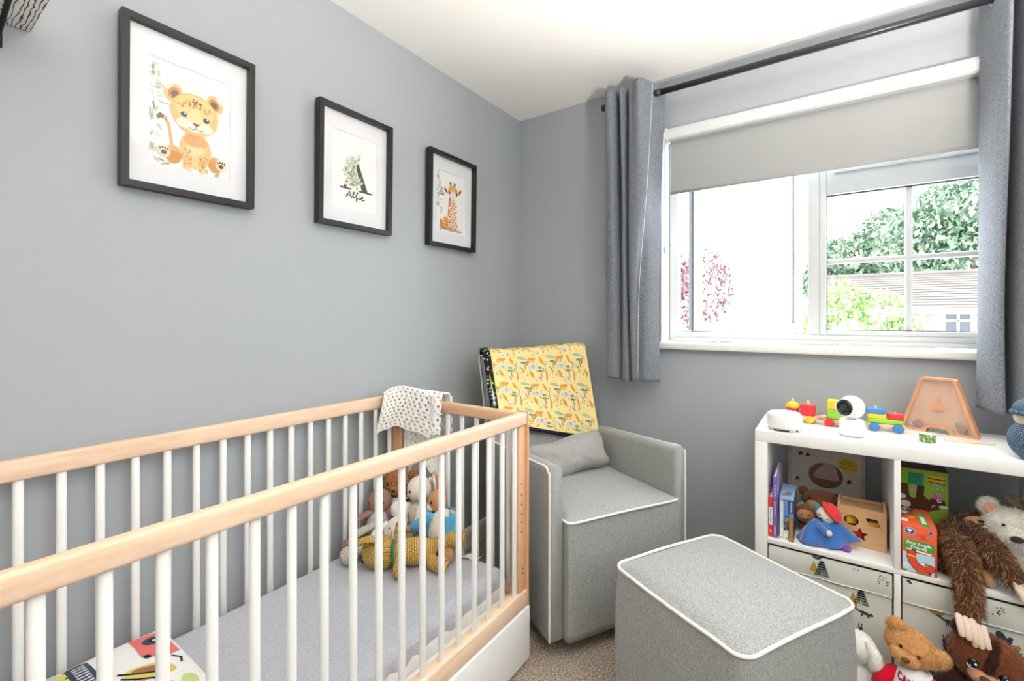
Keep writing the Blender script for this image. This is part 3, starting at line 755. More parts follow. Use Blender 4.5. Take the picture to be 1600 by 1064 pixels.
for i in range(len(edge)):
    (x0, y0), (x1, y1) = edge[i], edge[(i + 1) % len(edge)]; m_ = 8 if math.hypot(x1 - x0, y1 - y0) > .1 else 1
    pe += [(x0 + (x1 - x0) * t / m_, y0 + (y1 - y0) * t / m_, OZ + .002 + .003 * math.sin(x0 * 9 + y0 * 7 + t * .5)) for t in range(m_)]
MB().tube(pe, .0046, 8, closed=True).build('piping', pipe, ot)
for sx in (-1, 1):
    for sy in (-1, 1): MB().tube([(sx * .17, sy * .17, .0), (sx * .17, sy * .17, .035)], .02, 14).build('foot', mat('black_plastic', '#1d1d1f', .5), ot)
# corner seams
for sx, sy in ((-1, -1), (1, -1), (1, 1), (-1, 1)):
    MB().tube([(sx * (OW / 2 - .0092 + .0078 * math.sin(k / 12 * PI) ** .7), sy * (OD / 2 - .0092 + .0078 * math.sin(k / 12 * PI) ** .7), .035 + (OZ - .04) * k / 12) for k in range(13)], .0012, 6).build('seam', upho, ot)

# ============================================================ CUBE SHELF UNIT
lam = mat('white_foil_board', '#efefed', rough=.4, spec=.4, var=.006)
SXL, SYF, SYB = 1.270, -.416, -.026
su = thing('cube_shelf', 'white cube shelf unit under the window', 'shelf', (SXL, SYF, 0))
def sbx(name, x0, x1, z0, z1, y0=0, y1=SYB - SYF):
    return MB().box(((x0 + x1) / 2, (y0 + y1) / 2, (z0 + z1) / 2), (x1 - x0, y1 - y0, z1 - z0), .0012, 2).build(name, lam, su)
sbx('side_panel', 0, .0385, .0, .7285); sbx('side_panel', .7275, .766, .0, .7285)
sbx('top_board', 0, .766, .7285, .767); sbx('bottom_board', .0385, .7275, 0, .0385)
sbx('shelf_board', .0385, .7275, .381, .397, .002); sbx('divider', .375, .391, .397, .7285, .001); sbx('divider', .375, .391, .0385, .381, .001)
# fabric storage boxes
binc = mat('pale_sage_canvas', '#d3d5cd', rough=.8, spec=.15, var=.03, vs=9, bump=.12, bs=500)
def bin_(x0, label, seed):
    r_ = thing('storage_box', label, 'storage box', (x0, SYF + .006, .0392), 0, 'patterned canvas boxes in the bottom row')
    w, h, d = .328, .334, .37
    b = MB(); b.ring([(0, 0), (w, 0), (w, d), (0, d)], [(.004, .004), (w - .004, .004), (w - .004, d - .004), (.004, d - .004)], 0, h); b.box((w / 2, d / 2, .003), (w, d, .006))
    b.build('canvas_body', binc, r_)
    MB().grid(lambda u, v: (u * w, -.004 - .003 * math.sin(v * PI) - .0015 * math.sin(u * 13) * (1 - v), h - .068 + v * .069), 24, 6).build('folded_cuff', binc, r_)
    MB().tube([(k / 20 * w, -.0045 - .0015 * math.sin(k / 20 * 13), h - .068) for k in range(21)], .0018, 6).build('cuff_hem', binc, r_)
    m1 = planemap((0, -.0008, 0), (1, 0, 0), (0, 0, 1)); m2 = planemap((0, -.0078, 0), (1, 0, 0), (0, 0, 1))
    dk, gd = '#3d4450', '#b98f3c'
    def fir(A, x, y, s):
        for k in range(6):
            yy = y + s * (k * .17); ww = s * (.52 - k * .07)
            for q in (-1, 1):
                for w_ in (.3, .62, 1): A.append(('l', [(x + q * ww * w_ * .75, yy - s * .05), (x + q * ww * w_ * .5, yy + s * .04)], s * .06, '#25292e'))
        A.append(('l', [(x, y - .12 * s), (x, y + s)], s * .03, '#25292e'))
    def tri(A, x, y, s): A.append(('p', [(x - s * .3, y), (x + s * .3, y), (x + s * .05, y + s)], gd))
    def fox(A, x, y, s, f=1):
        A.append(('e', x, y, s * .34, s * .11, -12 * f, dk)); A.append(('e', x + f * s * .40, y - s * .05, s * .13, s * .10, 0, dk)); A.append(('p', [(x + f * s * .36, y), (x + f * s * .40, y + s * .14), (x + f * s * .44, y)], dk))
        A.append(('l', [(x - f * s * .3, y + s * .05), (x - f * s * .62, y + s * .26)], s * .12, dk))
        for q in (-.2, -.12, .2, .28): A.append(('l', [(x + f * q * s, y - s * .06), (x + f * q * s, y - s * .26)], s * .055, dk))
    def hare(A, x, y, s, f=1):
        A.append(('e', x, y, s * .16, s * .34, 15 * f, dk)); A.append(('e', x - f * s * .1, y + s * .36, s * .13, s * .12, 0, dk))
        for q in (0, .14): A.append(('l', [(x - f * (s * .1 - q * s), y + s * .42), (x - f * (s * .16 - q * s * 1.3), y + s * .72)], s * .07, dk))
        A.append(('e', x + f * s * .16, y - s * .3, s * .17, s * .09, 0, dk))
    def dots(A, x, y, s):
        q = random.Random(seed)
        for k in range(14): A.append(('e', x + q.uniform(-s, s), y + q.uniform(-s, s), .0018, .0018, 0, '#4a4d50'))
    def put(name, fn, mp_, *a):
        A = []; fn(A, *a); art(A, mp_).build(name, INK, r_, kind='stuff')
    def blob(A, *shs): A.extend(shs)
    if seed == 1:
        for a_ in ((.254, .222, .048), (.13, .03, .07)): put('printed_fir_tree', fir, m1, *a_)
        for a_ in ((.232, .208, .045), (.05, .06, .05)): put('printed_gold_tree', tri, m1, *a_)
        put('printed_fox', fox, m1, .262, .195, .042)
        for a_ in ((.249, .128, .042, -1), (.09, .12, .05)): put('printed_hare', hare, m1, *a_)
        put('printed_fir_tree', fir, m2, .152, .282, .050); put('printed_gold_tree', tri, m2, .129, .288, .036); put('printed_dots', dots, m2, .308, .316, .013)
        put('printed_squirrel', blob, m2, ('e', .142, .334, .010, .004, 20, dk), ('e', .132, .335, .006, .003, 0, dk)); put('printed_bird', blob, m2, ('e', .236, .328, .004, .0015, 0, dk), ('e', .246, .327, .003, .0015, 0, dk))
    else:
        put('printed_toadstool', blob, m1, ('p', [(.055, .262), (.092, .258), (.080, .246), (.066, .252)], gd)); put('printed_fox', fox, m1, .106, .240, .046, 1); put('printed_hare', hare, m1, .097, .165, .046, 1)
        put('printed_squirrel', blob, m1, ('e', .206, .242, .009, .013, 30, dk), ('e', .219, .230, .009, .011, -20, dk), ('e', .225, .240, .005, .005, 0, dk)); put('printed_acorn', blob, m1, ('e', .236, .220, .010, .007, 10, gd))
        put('printed_fir_tree', fir, m1, .05, .06, .07); put('printed_bird', blob, m2, ('e', .014, .332, .004, .003, 50, '#25292e'), ('l', [(.010, .333), (.018, .328)], .005, '#25292e')); put('printed_dots', dots, m2, .20, .31, .012)
bin_(SXL + .0420, 'pale canvas box with woodland print in the lower left cube beside the footstool', 1)
bin_(SXL + .3955, 'pale canvas box with woodland print behind the brown bears', 2)
# ============================================================ PICTURES
blackf = mat('black_painted_wood', '#222122', rough=.4, spec=.4, var=.08, vs=40)
mountc = mat('white_mount_card', '#e9e9ee', rough=.85, var=.005)
paperc = mat('white_print_paper', '#f4f3f1', rough=.85, var=.005)
pglass = glass('picture_glass', .06)
def picture(yc, zb, label, shapes_fn, z_top):
    w, h = .325, z_top - zb
    p = thing('framed_picture', label, 'picture', (XW + .004, yc, zb), 0, None, (math.radians(.9), 0, PI / 2))
    fr = MB(); bw = .0165; d = .030
    fr.ring([(-w / 2, 0), (w / 2, 0), (w / 2, h), (-w / 2, h)], [(-w / 2 + bw, bw), (w / 2 - bw, bw), (w / 2 - bw, h - bw), (-w / 2 + bw, h - bw)], 0, d, M=R(90, 0, 0))
    fr.build('frame', blackf, p)
    ow, oh = .2, .285; cx, cy = 0, h * .5 - .004
    MB().ring([(-w / 2 + bw - .001, bw - .001), (w / 2 - bw + .001, bw - .001), (w / 2 - bw + .001, h - bw + .001), (-w / 2 + bw - .001, h - bw + .001)], [(cx - ow / 2, cy - oh / 2), (cx + ow / 2, cy - oh / 2), (cx + ow / 2, cy + oh / 2), (cx - ow / 2, cy + oh / 2)], .006, .009, M=R(90, 0, 0)).build('mount', mountc, p)
    MB().box((0, -.003, h / 2), (w - .02, .004, h - .02)).build('backing_board', paperc, p)
    MB().box((cx, -.0056, cy), (ow + .012, .0008, oh + .012)).build('print_paper', paperc, p)
    mp = planemap((cx - ow / 2, -.0062, cy - oh / 2), (ow, 0, 0), (0, 0, oh), (0, -1, 0))
    mb = art(shapes_fn(), mp, h0=.0002, dh=.000012)
    clipx = (cx - ow / 2, cx + ow / 2); clipz = (cy - oh / 2, cy + oh / 2)
    mb.V = [(min(max(x, clipx[0]), clipx[1]), y, min(max(z, clipz[0]), clipz[1])) for x, y, z in mb.V]
    mb.build('print', INK, p)
    MB().box((0, -.017, h / 2), (w - 2 * bw + .002, .0016, h - 2 * bw + .002)).build('glass', pglass, p)
def leaf(A, x, y, L, r, c, w=.38):
    a = math.radians(r); d = (math.cos(a), math.sin(a) * .7); n = (-math.sin(a), math.cos(a) * .7)
    A.append(('p', [(x + d[0] * L * t + n[0] * L * s, y + d[1] * L * t + n[1] * L * s) for t, s in ((0, 0), (.25, w * .42), (.55, w * .5), (.85, w * .25), (1, 0), (.85, -w * .25), (.55, -w * .5), (.25, -w * .42))], c))
def foliage(A, pts, seed, cols=('#b9c6ae', '#d3dac6', '#9fb29a', '#e2dfc4', '#c9d3cb')):
    q = random.Random(seed)
    for x, y, n, s in pts:
        for k in range(n): leaf(A, x + q.uniform(-.03, .03), y + q.uniform(-.03, .03), q.uniform(.6, 1.2) * s, q.uniform(0, 360), q.choice(cols))
def rot2(P, cx, cy, a):
    a = math.radians(a); return [(cx + (x - cx) * math.cos(a) - (y - cy) * math.sin(a), cy + (x - cx) * math.sin(a) + (y - cy) * math.cos(a)) for x, y in P]
def lion():
    A = []; q = random.Random(5)
    foliage(A, [(.03, .9, 5, .10), (.08, .82, 5, .11), (.16, .74, 5, .11), (.05, .66, 4, .10), (.2, .60, 3, .09), (.04, .5, 5, .11), (.06, .42, 4, .12), (.03, .3, 4, .1), (.08, .2, 4, .1), (.05, .1, 5, .12), (.2, .04, 4, .1), (.5, .03, 4, .08), (.85, .05, 4, .1)], 2)
    for y in (.9, .85, .56, .53): A.append(('e', .02 + q.random() * .04, y, .012, .022, 20, '#6f8a72'))
    A.append(('l', [(.02, .75), (.06, .6), (.04, .45), (.02, .4)], .005, '#7b8a70'))
    # tail, haunches, body
    A.append(('l', [(.27, .17), (.25, .28), (.225, .40), (.18, .46), (.12, .465)], .038, '#dda15a')); A.append(('l', [(.19, .455), (.13, .475), (.1, .45)], .04, '#6b5240'))
    A += [('e', .28, .13, .10, .09, 0, '#d99a55'), ('e', .80, .12, .09, .08, 0, '#d99a55')]
    A += [('e', .55, .22, .2, .185, 0, '#e7b56d'), ('e', .55, .17, .13, .14, 0, '#f0cf98'), ('e', .45, .10, .055, .11, 8, '#eabf7e'), ('e', .64, .10, .055, .11, -8, '#eabf7e'), ('e', .44, .035, .06, .03, 0, '#f3d8a8'), ('e', .65, .035, .06, .03, 0, '#f3d8a8')]
    A += [('e', .55, .31, .15, .06, 0, '#d39a55')]
    for k in range(26):
        A.append(('e', .45 + q.uniform(-.05, .05), .12 + q.uniform(-.1, .1), .006, .006, 0, '#a9713a')); A.append(('e', .65 + q.uniform(-.05, .05), .10 + q.uniform(-.08, .08), .006, .006, 0, '#a9713a'))
    for px, py in ((.17, .14), (.88, .13)):
        A += [('e', px, py, .078, .06, 0, '#f0dcc0'), ('e', px, py - .012, .034, .022, 0, '#6b5a4c')]
        for k in range(4): A.append(('e', px - .045 + k * .03, py + .022 + (.008 if 0 < k < 3 else 0), .012, .013, 0, '#6b5a4c'))
    # ears
    for ex, ey, s in ((.275, .725, 1), (.795, .74, -1)):
        A += [('e', ex, ey, .115, .082, 20 * s, '#e9b877'), ('e', ex + .01 * s, ey - .005, .075, .055, 20 * s, '#b9814e'), ('e', ex + .015 * s, ey - .012, .045, .035, 20 * s, '#6e4a34'), ('e', ex - .05 * s, ey + .045, .05, .02, 30 * s, '#f5deb0')]
    # head
    A += [('e', .54, .57, .30, .205, 0, '#eab566'), ('e', .54, .62, .24, .14, 0, '#efc67e'), ('e', .54, .49, .2, .09, 0, '#f1cf94'), ('e', .40, .46, .09, .045, 0, '#f6e8cf'), ('e', .68, .46, .09, .045, 0, '#f6e8cf'), ('e', .55, .45, .12, .05, 0, '#f8efe0'), ('e', .55, .55, .055, .085, 0, '#f3d194')]
    for k in range(38):
        a = q.uniform(.15, .85) * PI; r = q.uniform(.5, .95)
        A.append(('e', .54 + math.cos(a) * .26 * r, .575 + math.sin(a) * .13 * r, .014, .009, q.uniform(0, 180), q.choice(['#cf8c3e', '#c9853a', '#a86f35'])))
    for k in range(9): A.append(('e', .54 + q.uniform(-.07, .07), .69 + q.uniform(-.02, .025), .013, .008, q.uniform(0, 90), '#4c3a2a'))
    for ex in (.40, .68):
        A += [('e', ex, .545, .052, .031, 0, '#fff8ec'), ('e', ex, .545, .046, .028, 0, '#4a4038'), ('e', ex, .545, .025, .02, 0, '#15110f'), ('e', ex + .015, .556, .011, .008, 0, '#ffffff')]
    A += [('p', [(.49, .487), (.61, .487), (.57, .463), (.55, .455), (.53, .463)], '#7d4f3c'), ('l', [(.55, .456), (.55, .435)], .008, '#5d4438'), ('l', [(.46, .435), (.49, .422), (.53, .424), (.55, .436), (.57, .424), (.61, .422), (.64, .435)], .008, '#5d4438')]
    return A
def letter_a():
    A = []; dk = '#55534f'
    A += [('p', [(.50, .665), (.56, .665), (.80, .275), (.66, .275), (.505, .60), (.30, .275), (.24, .275)], dk), ('p', [(.31, .40), (.66, .40), (.66, .375), (.31, .375)], dk)]
    A += [('p', [(.18, .285), (.42, .285), (.42, .262), (.18, .262)], dk), ('p', [(.58, .285), (.90, .285), (.90, .262), (.58, .262)], dk)]
    A += [('p', [(.42, .46), (.52, .60), (.62, .46)], '#f4f3f1')] if False else []
    foliage(A, [(.42, .66, 9, .15), (.54, .70, 8, .14), (.36, .57, 9, .15), (.46, .53, 10, .15), (.30, .49, 7, .13), (.50, .44, 10, .15), (.44, .38, 8, .14), (.52, .34, 7, .14), (.38, .42, 6, .12)], 4, ('#c3cbb1', '#dfe2cd', '#a9b598', '#eceadb', '#d2d8c4', '#b7c4b3'))
    for x, y in ((.40, .42), (.46, .40), (.5, .43)): A.append(('e', x, y, .02, .012, 30, '#d8ae83'))
    foliage(A, [(.33, .50, 3, .11), (.5, .36, 2, .12)], 9, ('#8fa08f', '#9dab9a'))
    w = .014; c = '#3f3d3b'
    S = [[(.28, .165), (.31, .20), (.345, .245), (.36, .235), (.365, .20), (.385, .165)], [(.29, .195), (.375, .195)],
         [(.385, .165), (.42, .20), (.445, .245), (.43, .25), (.42, .20), (.43, .168), (.455, .18)],
         [(.455, .18), (.50, .225), (.52, .25), (.50, .255), (.49, .20), (.485, .135), (.50, .14), (.51, .175), (.54, .185)],
         [(.54, .195), (.545, .165), (.575, .18)], [(.575, .18), (.62, .195), (.625, .21), (.60, .21), (.59, .18), (.61, .16), (.66, .175)]]
    for s in S: A.append(('l', [(.5 + (x - .46) * 1.1, y - .005) for x, y in s], w, c))
    A.append(('e', .5 + (.55 - .46) * 1.1, .222, .010, .007, 0, c))
    return A
def giraffe():
    A = []; q = random.Random(8)
    foliage(A, [(.06, .93, 5, .10), (.10, .82, 5, .10), (.06, .70, 6, .12), (.12, .60, 5, .12), (.2, .66, 4, .1), (.08, .48, 6, .13), (.15, .40, 5, .12)], 6, ('#c7d0b4', '#dbe0cb', '#a3b58f', '#bcc7a3', '#8da283'))
    A += [('e', .28, .16, .16, .10, 15, '#e2a05c'), ('p', [(.42, .10), (.40, .25), (.47, .42), (.50, .60), (.66, .60), (.68, .40), (.72, .22), (.74, .08)], '#f6ead8')]
    for k in range(11):
        for j in range(3):
            x = .455 + j * .105 + (k % 2) * .045; y = .10 + k * .046
            if x < .70 - .12 * (y - .1) + .02: A.append(('e', x, y, .042, .0165, q.uniform(-30, 30), q.choice(['#dd8a45', '#d37f3e', '#e39a56'])))
    for k in range(14): A.append(('e', .28 + q.uniform(-.12, .13), .16 + q.uniform(-.07, .07), .03, .014, q.uniform(0, 90), q.choice(['#f2dcc0', '#d9853f'])))
    A += [('e', .56, .06, .34, .022, 0, '#cbb39a'), ('l', [(.1, .09), (.3, .07), (.55, .085), (.8, .05)], .012, '#8b7867'), ('l', [(.46, .60), (.42, .45), (.40, .3)], .018, '#8a5c3c')]
    for k in range(20): leaf(A, q.uniform(.08, .9), q.uniform(.03, .09), .06, q.uniform(0, 360), q.choice(['#b7a893', '#d6cab8', '#94a083']))
    for ex, ey, r in ((.31, .70, 150), (.80, .735, 35)):
        A += [('e', ex, ey, .085, .034, r, '#e7b98b'), ('e', ex, ey, .05, .02, r, '#6b5446')]
    A += [('e', .56, .71, .165, .095, 0, '#ea9f4c'), ('e', .56, .77, .11, .05, 0, '#f0ae5e'), ('e', .56, .655, .13, .065, 0, '#f3e1cd'), ('e', .57, .63, .10, .045, 0, '#f6eadb')]
    for x, s in ((.48, 1), (.60, -1)): A += [('l', [(x, .79), (x - .012 * s, .83)], .04, '#d99551'), ('e', x - .014 * s, .84, .035, .02, 0, '#5b4438')]
    for x in (.43, .69): A += [('e', x, .685, .036, .028, 0, '#473b35'), ('e', x, .685, .02, .016, 0, '#15100e'), ('e', x + .012, .695, .009, .007, 0, '#ffffff')]
    A += [('e', .54, .64, .007, .005, 0, '#6e5648'), ('e', .61, .64, .007, .005, 0, '#6e5648'), ('l', [(.53, .615), (.57, .605), (.61, .615)], .007, '#8a6a58')]
    for x in (.2, .62): A.append(('l', [(.12, .2), (.16, .16), (.2, .13)], .02, '#8a5c3c'))
    return A
picture(-1.668, 1.498, 'black framed print of a sitting lion cub on the left wall', lion, 1.944)
picture(-1.124, 1.497, 'black framed print of a leafy letter A reading Alfie', letter_a, 1.936)
picture(-.584, 1.492, 'black framed print of a young giraffe nearest the corner', giraffe, 1.930)

# ============================================================ WALL SHELF (top left)
t = NT('whitewashed_rough_wood'); a = t.noise(5, 4, .6, (6, 1, 6), dist=2.2); wv = t.n('ShaderNodeTexWave', wave_type='BANDS', bands_direction='Y'); wv.inputs['Scale'].default_value = 42; wv.inputs['Distortion'].default_value = 7; wv.inputs['Detail'].default_value = 3; wv.inputs['Detail Scale'].default_value = 1.4
tc = t.n('ShaderNodeTexCoord'); mpn = t.n('ShaderNodeMapping'); mpn.inputs['Scale'].default_value = (.35, 1, 1); t.l(tc.outputs['Object'], mpn.inputs[0]); t.l(mpn.outputs[0], wv.inputs[0])
t.l(t.ramp(wv.outputs['Fac'], [(.08, lin('#3a302c')), (.17, lin('#dfdedb')), (1, lin('#ecebe8'))]), t.b.inputs['Base Color']); t.b.inputs['Roughness'].default_value = .8; MATS['wash'] = t.m
ws = thing('wall_shelf', 'whitewashed rough plank shelf on a black bracket in the top left corner', 'shelf', (XW + .001, -2.30, 1.806))
MB().box((.105, .04, .022), (.205, .55, .04), .003).build('plank', MATS['wash'], ws)
for y in (.262, -.16):
    bk = MB().box((.003, y, -.036), (.005, .020, .034), .001).build('bracket', mat('black_iron', '#1c1d1f', .5, metal=.4), ws)
    MB().tube([(.004, y, -.046), (.07, y, -.032), (.13, y, -.019), (.195, y, -.006)], .0048, 8, n=10).build('brace', MATS['black_iron'], bk)

# ============================================================ ADDED FILL UPLIGHTER (unseen, beside the camera)
cl = thing('added_fill_lamp', 'added uplighter out of view beside the viewer, filling the room with light', 'lamp', (2.25, -1.80, 0))
MB().lathe([(0, 0), (.13, 0), (.13, .015), (.02, .025), (0, .025)], 32).build('base', steel, cl)
MB().tube([(0, 0, .02), (0, 0, .86)], .011, 12).build('pole', steel, cl)
MB().lathe([(.02, .83), (.08, .85), (.14, .90), (.15, .94), (.147, .94), (.13, .905), (.07, .86), (.0, .845)], 32).build('bowl_shade', white, cl)

# ============================================================ OUTSIDE
GZ = -2.7
bounce_ground = mat('pale_bounce_ground', '#e2ded4', rough=.9, var=.1, vs=2)  # unseen ground, its colour kept pale to bounce daylight onto the ceiling
struct('ground', MB().grid(lambda u, v: ((u - .5) * 120, .5 + v * 90, GZ + (.1 * noise.noise((u * 9, v * 9, 0)))), 30, 30).build('ground', bounce_ground), 'unseen ground far below the window, kept pale to bounce daylight')
def leaves(name, lobes, n, size, cols, parent, seed):
    q = random.Random(seed); V = []; F = []; mb = MB()
    cols = [lin(c) for c in cols]
    for k in range(n):
        c, r = q.choice(lobes); 
        while True:
            p = Vector((q.uniform(-1, 1), q.uniform(-1, 1), q.uniform(-1, 1)))
            if .55 < p.length < 1: break
        P = Vector(c) + Vector((p.x * r[0], p.y * r[1], p.z * r[2])); s = size * q.uniform(.6, 1.3)
        M = T(P) @ Euler((q.uniform(0, 6.3), q.uniform(0, 6.3), q.uniform(0, 6.3))).to_matrix().to_4x4()
        mb.add([(-s, 0, 0), (0, -s * .45, 0), (s, 0, s * .2), (0, s * .45, 0)], [(0, 1, 2, 3)], M, col=q.choice(cols), smooth=False)
    return mb.build(name, vcol('leaf_surface', .6, .3), parent, kind='stuff')
def tree(label, base, trunk_h, tr, lobes, n, size, cols, seed, name='tree'):
    t_ = thing(name, label, 'tree', base, 0, 'trees outside the window')
    MB().tube([(0, 0, 0), (.1, 0, trunk_h * .5), (0, .1, trunk_h)], [tr, tr * .7, tr * .4], 10, n=8).build('trunk', mat('tree_bark', '#6a5848', .9), t_)
    for k, (c, r) in enumerate(lobes):
        MB().tube([(0, .05, trunk_h * .7), (c[0] * .5, c[1] * .5, (trunk_h + c[2]) * .5), c], [tr * .4, tr * .25, tr * .08], 7, n=6).build('branch', MATS['tree_bark'], t_)
    leaves('foliage', lobes, n, size, cols, t_, seed)
gr = ('#465a48', '#556a4e', '#3c5040', '#687c5c', '#506656')
tree('tall green tree behind the tiled roof, right of the glazing bar', (6.6, 25, GZ), 5.5, .3, [((0, 0, 8.6), (2.0, 2, 1.6)), ((-1.6, .2, 7.2), (1.8, 1.8, 1.5)), ((2.2, 0, 8.4), (2.2, 2, 1.8)), ((.5, -.4, 6.2), (2.6, 2, 1.4)), ((3.0, 0, 6.6), (2.2, 2, 1.6))], 12000, .17, gr, 1)
tree('rounded green tree behind the tiled roof, left of the glazing bar', (2.6, 31, GZ), 5, .25, [((-.2, 0, 7.4), (2.0, 2, 1.3)), ((1.9, 0, 8.6), (1.9, 2, 1.5)), ((-1.2, 0, 6.0), (1.5, 1.5, 1.2)), ((2.2, .3, 6.6), (2.2, 1.7, 1.4)), ((.6, .3, 5.6), (2.2, 1.7, 1.2))], 11000, .17, gr, 2)
tree('bright yellow-green shrub tops just below the window panes', (1.95, 7.4, GZ), 3.0, .12, [((-.3, 0, 4.15), (.35, .4, .40)), ((.25, .1, 3.95), (.35, .4, .42)), ((.55, 0, 3.55), (.3, .4, .4)), ((-.7, .1, 3.6), (.3, .4, .4)), ((.1, .1, 3.3), (.8, .4, .35))], 2600, .06, ('#5f7c44', '#6c8850', '#536f3c', '#7d905e'), 3)
tree('purple-leaved tree seen through the gap beside the open casement', (-.95, 7.6, GZ), 2.2, .12, [((-.2, 0, 3.2), (.8, .6, .9)), ((.3, .1, 4.5), (.6, .6, .8)), ((-.5, 0, 4.7), (.6, .6, .7)), ((.2, 0, 2.4), (.9, .6, .7))], 4500, .055, ('#4a282c', '#5f3a3e', '#42232a', '#704e52', '#3a2024'), 4)
# tiled house opposite
hs = thing('house', 'low house with a brown tiled roof and white walls across the street', 'house', (1.6, 15.0, GZ))
rend = mat('white_render', '#eeeeea', .8, var=.02); tile = mat('brown_roof_tiles', '#47423d', .8, var=.15, vs=1.2); tile_shade = mat('roof_tile_lip_shade', '#332e2a', .9)  # darker riser colour paints the shade under each tile lip
HL, EZ, RZ, DP = 11.0, 4.25, 5.32, 2.6
MB().box((HL / 2, DP + .3, EZ / 2), (HL, 2 * DP, EZ)).build('wall', rend, hs)
rf = MB()
nC = 14
for k in range(nC):
    t0, t1 = k / nC, (k + 1) / nC
    y0, z0 = t0 * (DP + .35), EZ - .1 + t0 * (RZ - EZ + .1); y1, z1 = t1 * (DP + .35), EZ - .1 + t1 * (RZ - EZ + .1)
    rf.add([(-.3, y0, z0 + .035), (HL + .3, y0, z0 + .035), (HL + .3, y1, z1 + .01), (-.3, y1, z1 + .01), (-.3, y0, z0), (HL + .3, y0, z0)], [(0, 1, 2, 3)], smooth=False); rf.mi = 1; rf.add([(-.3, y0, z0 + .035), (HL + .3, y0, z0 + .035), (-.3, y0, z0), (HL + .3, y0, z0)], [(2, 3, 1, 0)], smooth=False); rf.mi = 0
rf.add([(-.3, DP + .35, RZ), (HL + .3, DP + .35, RZ), (HL + .3, 2 * DP + .8, EZ), (-.3, 2 * DP + .8, EZ)], [(0, 1, 2, 3)], smooth=False)
rf = rf.build('roof', [tile, tile_shade], hs)
MB().tube([(-.3, DP + .35, RZ + .02), (HL + .3, DP + .35, RZ + .02)], .09, 8).build('ridge', tile, rf)
MB().box((HL / 2, -.02, EZ - .16), (HL + .6, .05, .14)).build('fascia', rend, hs)
brk = NT('red_brickwork'); bt = brk.n('ShaderNodeTexBrick'); bt.inputs['Scale'].default_value = 4; bt.inputs['Color1'].default_value = (*lin('#74402f'), 1); bt.inputs['Color2'].default_value = (*lin('#663828'), 1); bt.inputs['Mortar'].default_value = (*lin('#8a8078'), 1)
tcx = brk.n('ShaderNodeTexCoord'); mpp = brk.n('ShaderNodeMapping'); mpp.inputs['Rotation'].default_value = (PI / 2, 0, 0); brk.l(tcx.outputs['Object'], mpp.inputs[0]); brk.l(mpp.outputs[0], bt.inputs['Vector']); brk.l(bt.outputs['Color'], brk.b.inputs['Base Color'])
for x in (1.97, 2.27, 5.6): MB().box((x, .27, 2.05), (.2, .14, 4.1)).build('brick_pier', brk.m, hs)
for x, z, w in ((2.86, 3.72, .5), (3.45, 3.80, .42)):
    wn = MB().box((x, .275, z), (w, .06, .52)).build('window', mat('dark_window_glass', '#23292f', .2), hs)
    MB().box((x, .235, z), (.05, .03, .52)).box((x, .235, z + .08), (w, .03, .045)).box((x, .235, z - .26), (w + .1, .05, .06)).build('window_bars', upvc, wn)
h2 = thing('house', 'pale rendered house seen through the open casement', 'house', (-4.6, 17, GZ))
MB().box((1.9, 2, 1.9), (5.6, 4, 3.8)).build('wall', rend, h2)
MB().prism([(-1.1, 3.8), (4.9, 3.8), (4.9, 3.95), (4.2, 4.6), (-.4, 4.6), (-1.1, 3.95)], -4.2, .1, R(90, 0, 0)).build('roof', mat('pale_roof', '#cfcac2', .8, var=.1), h2)
for x in (.6, 2.6):
    wn = MB().box((x, -.02, 2.6), (.9, .06, .9)).build('window', MATS['dark_window_glass'], h2); MB().box((x, -.055, 2.6), (.06, .03, .9)).box((x, -.055, 2.6), (.9, .03, .06)).build('window_bars', upvc, wn)
# ============================================================ SOFT TOY HELPERS
def fur(src, n, L, w, cols, root, name='fur', droop=.25, seed=0, jit=.45, flow=None):
    q = random.Random(seed); tris = []; acc = []; tot = 0
    for f in src.F:
        for k in range(1, len(f) - 1):
            a, b, c = (Vector(src.V[i]) for i in (f[0], f[k], f[k + 1])); nr = (b - a).cross(c - a); ar = nr.length
            if ar < 1e-12: continue
            tot += ar; tris.append((a, b, c, nr / ar)); acc.append(tot)
    import bisect
    mb = MB(); cl = [lin(c) for c in cols]; cen = sum((Vector(v) for v in src.V), Vector()) / len(src.V)
    for _ in range(n):
        a, b, c, nr = tris[min(len(tris) - 1, bisect.bisect(acc, q.random() * tot))]
        u, v = q.random(), q.random()
        if u + v > 1: u, v = 1 - u, 1 - v
        p = a + (b - a) * u + (c - a) * v
        d = (nr + Vector((q.uniform(-1, 1), q.uniform(-1, 1), q.uniform(-1, 1))) * jit).normalized()
        if flow: d = (d + Vector(flow)).normalized()
        l = L * q.uniform(.6, 1.2); s = d.cross(Vector((q.uniform(-1, 1), q.uniform(-1, 1), q.uniform(-1, 1)))).normalized() * w * .5
        m = p + d * l * .55; e = p + d * l + Vector((0, 0, -droop * l)); p = p - d * l * .1
        mb.add([p - s, p + s, m + s * .7, m - s * .7, e], [(0, 1, 2, 3), (3, 2, 4)], col=q.choice(cl), smooth=True)
    return mb.build(name, vcol('fur_fibre', .75, .15), root, kind='stuff')
def plush(name, col, var=.14, vs=110, bump=.7):
    return mat(name, col, rough=.95, spec=.05, var=var, vs=vs, bump=bump, bs=vs * 2.2, bd=.004, sheen=.35, detail=4)
eyeb = mat('black_bead_eye', '#0d0c0d', rough=.15, spec=.6, var=0)
eyew = mat('white_eye_glint', '#f6f6f4', rough=.3, var=0)
stitch = mat('dark_embroidery', '#3a2c26', rough=.8)
def E_(root, name, c, r, m, M=None, nu=22, nv=14, fn=None): return MB().ell(c, r, M, nu, nv, fn).build(name, m, root)
def TU(root, name, pts, rad, m, seg=12, n=None, flat=None): return MB().tube(pts, rad, seg, n=n, flat=flat).build(name, m, root)
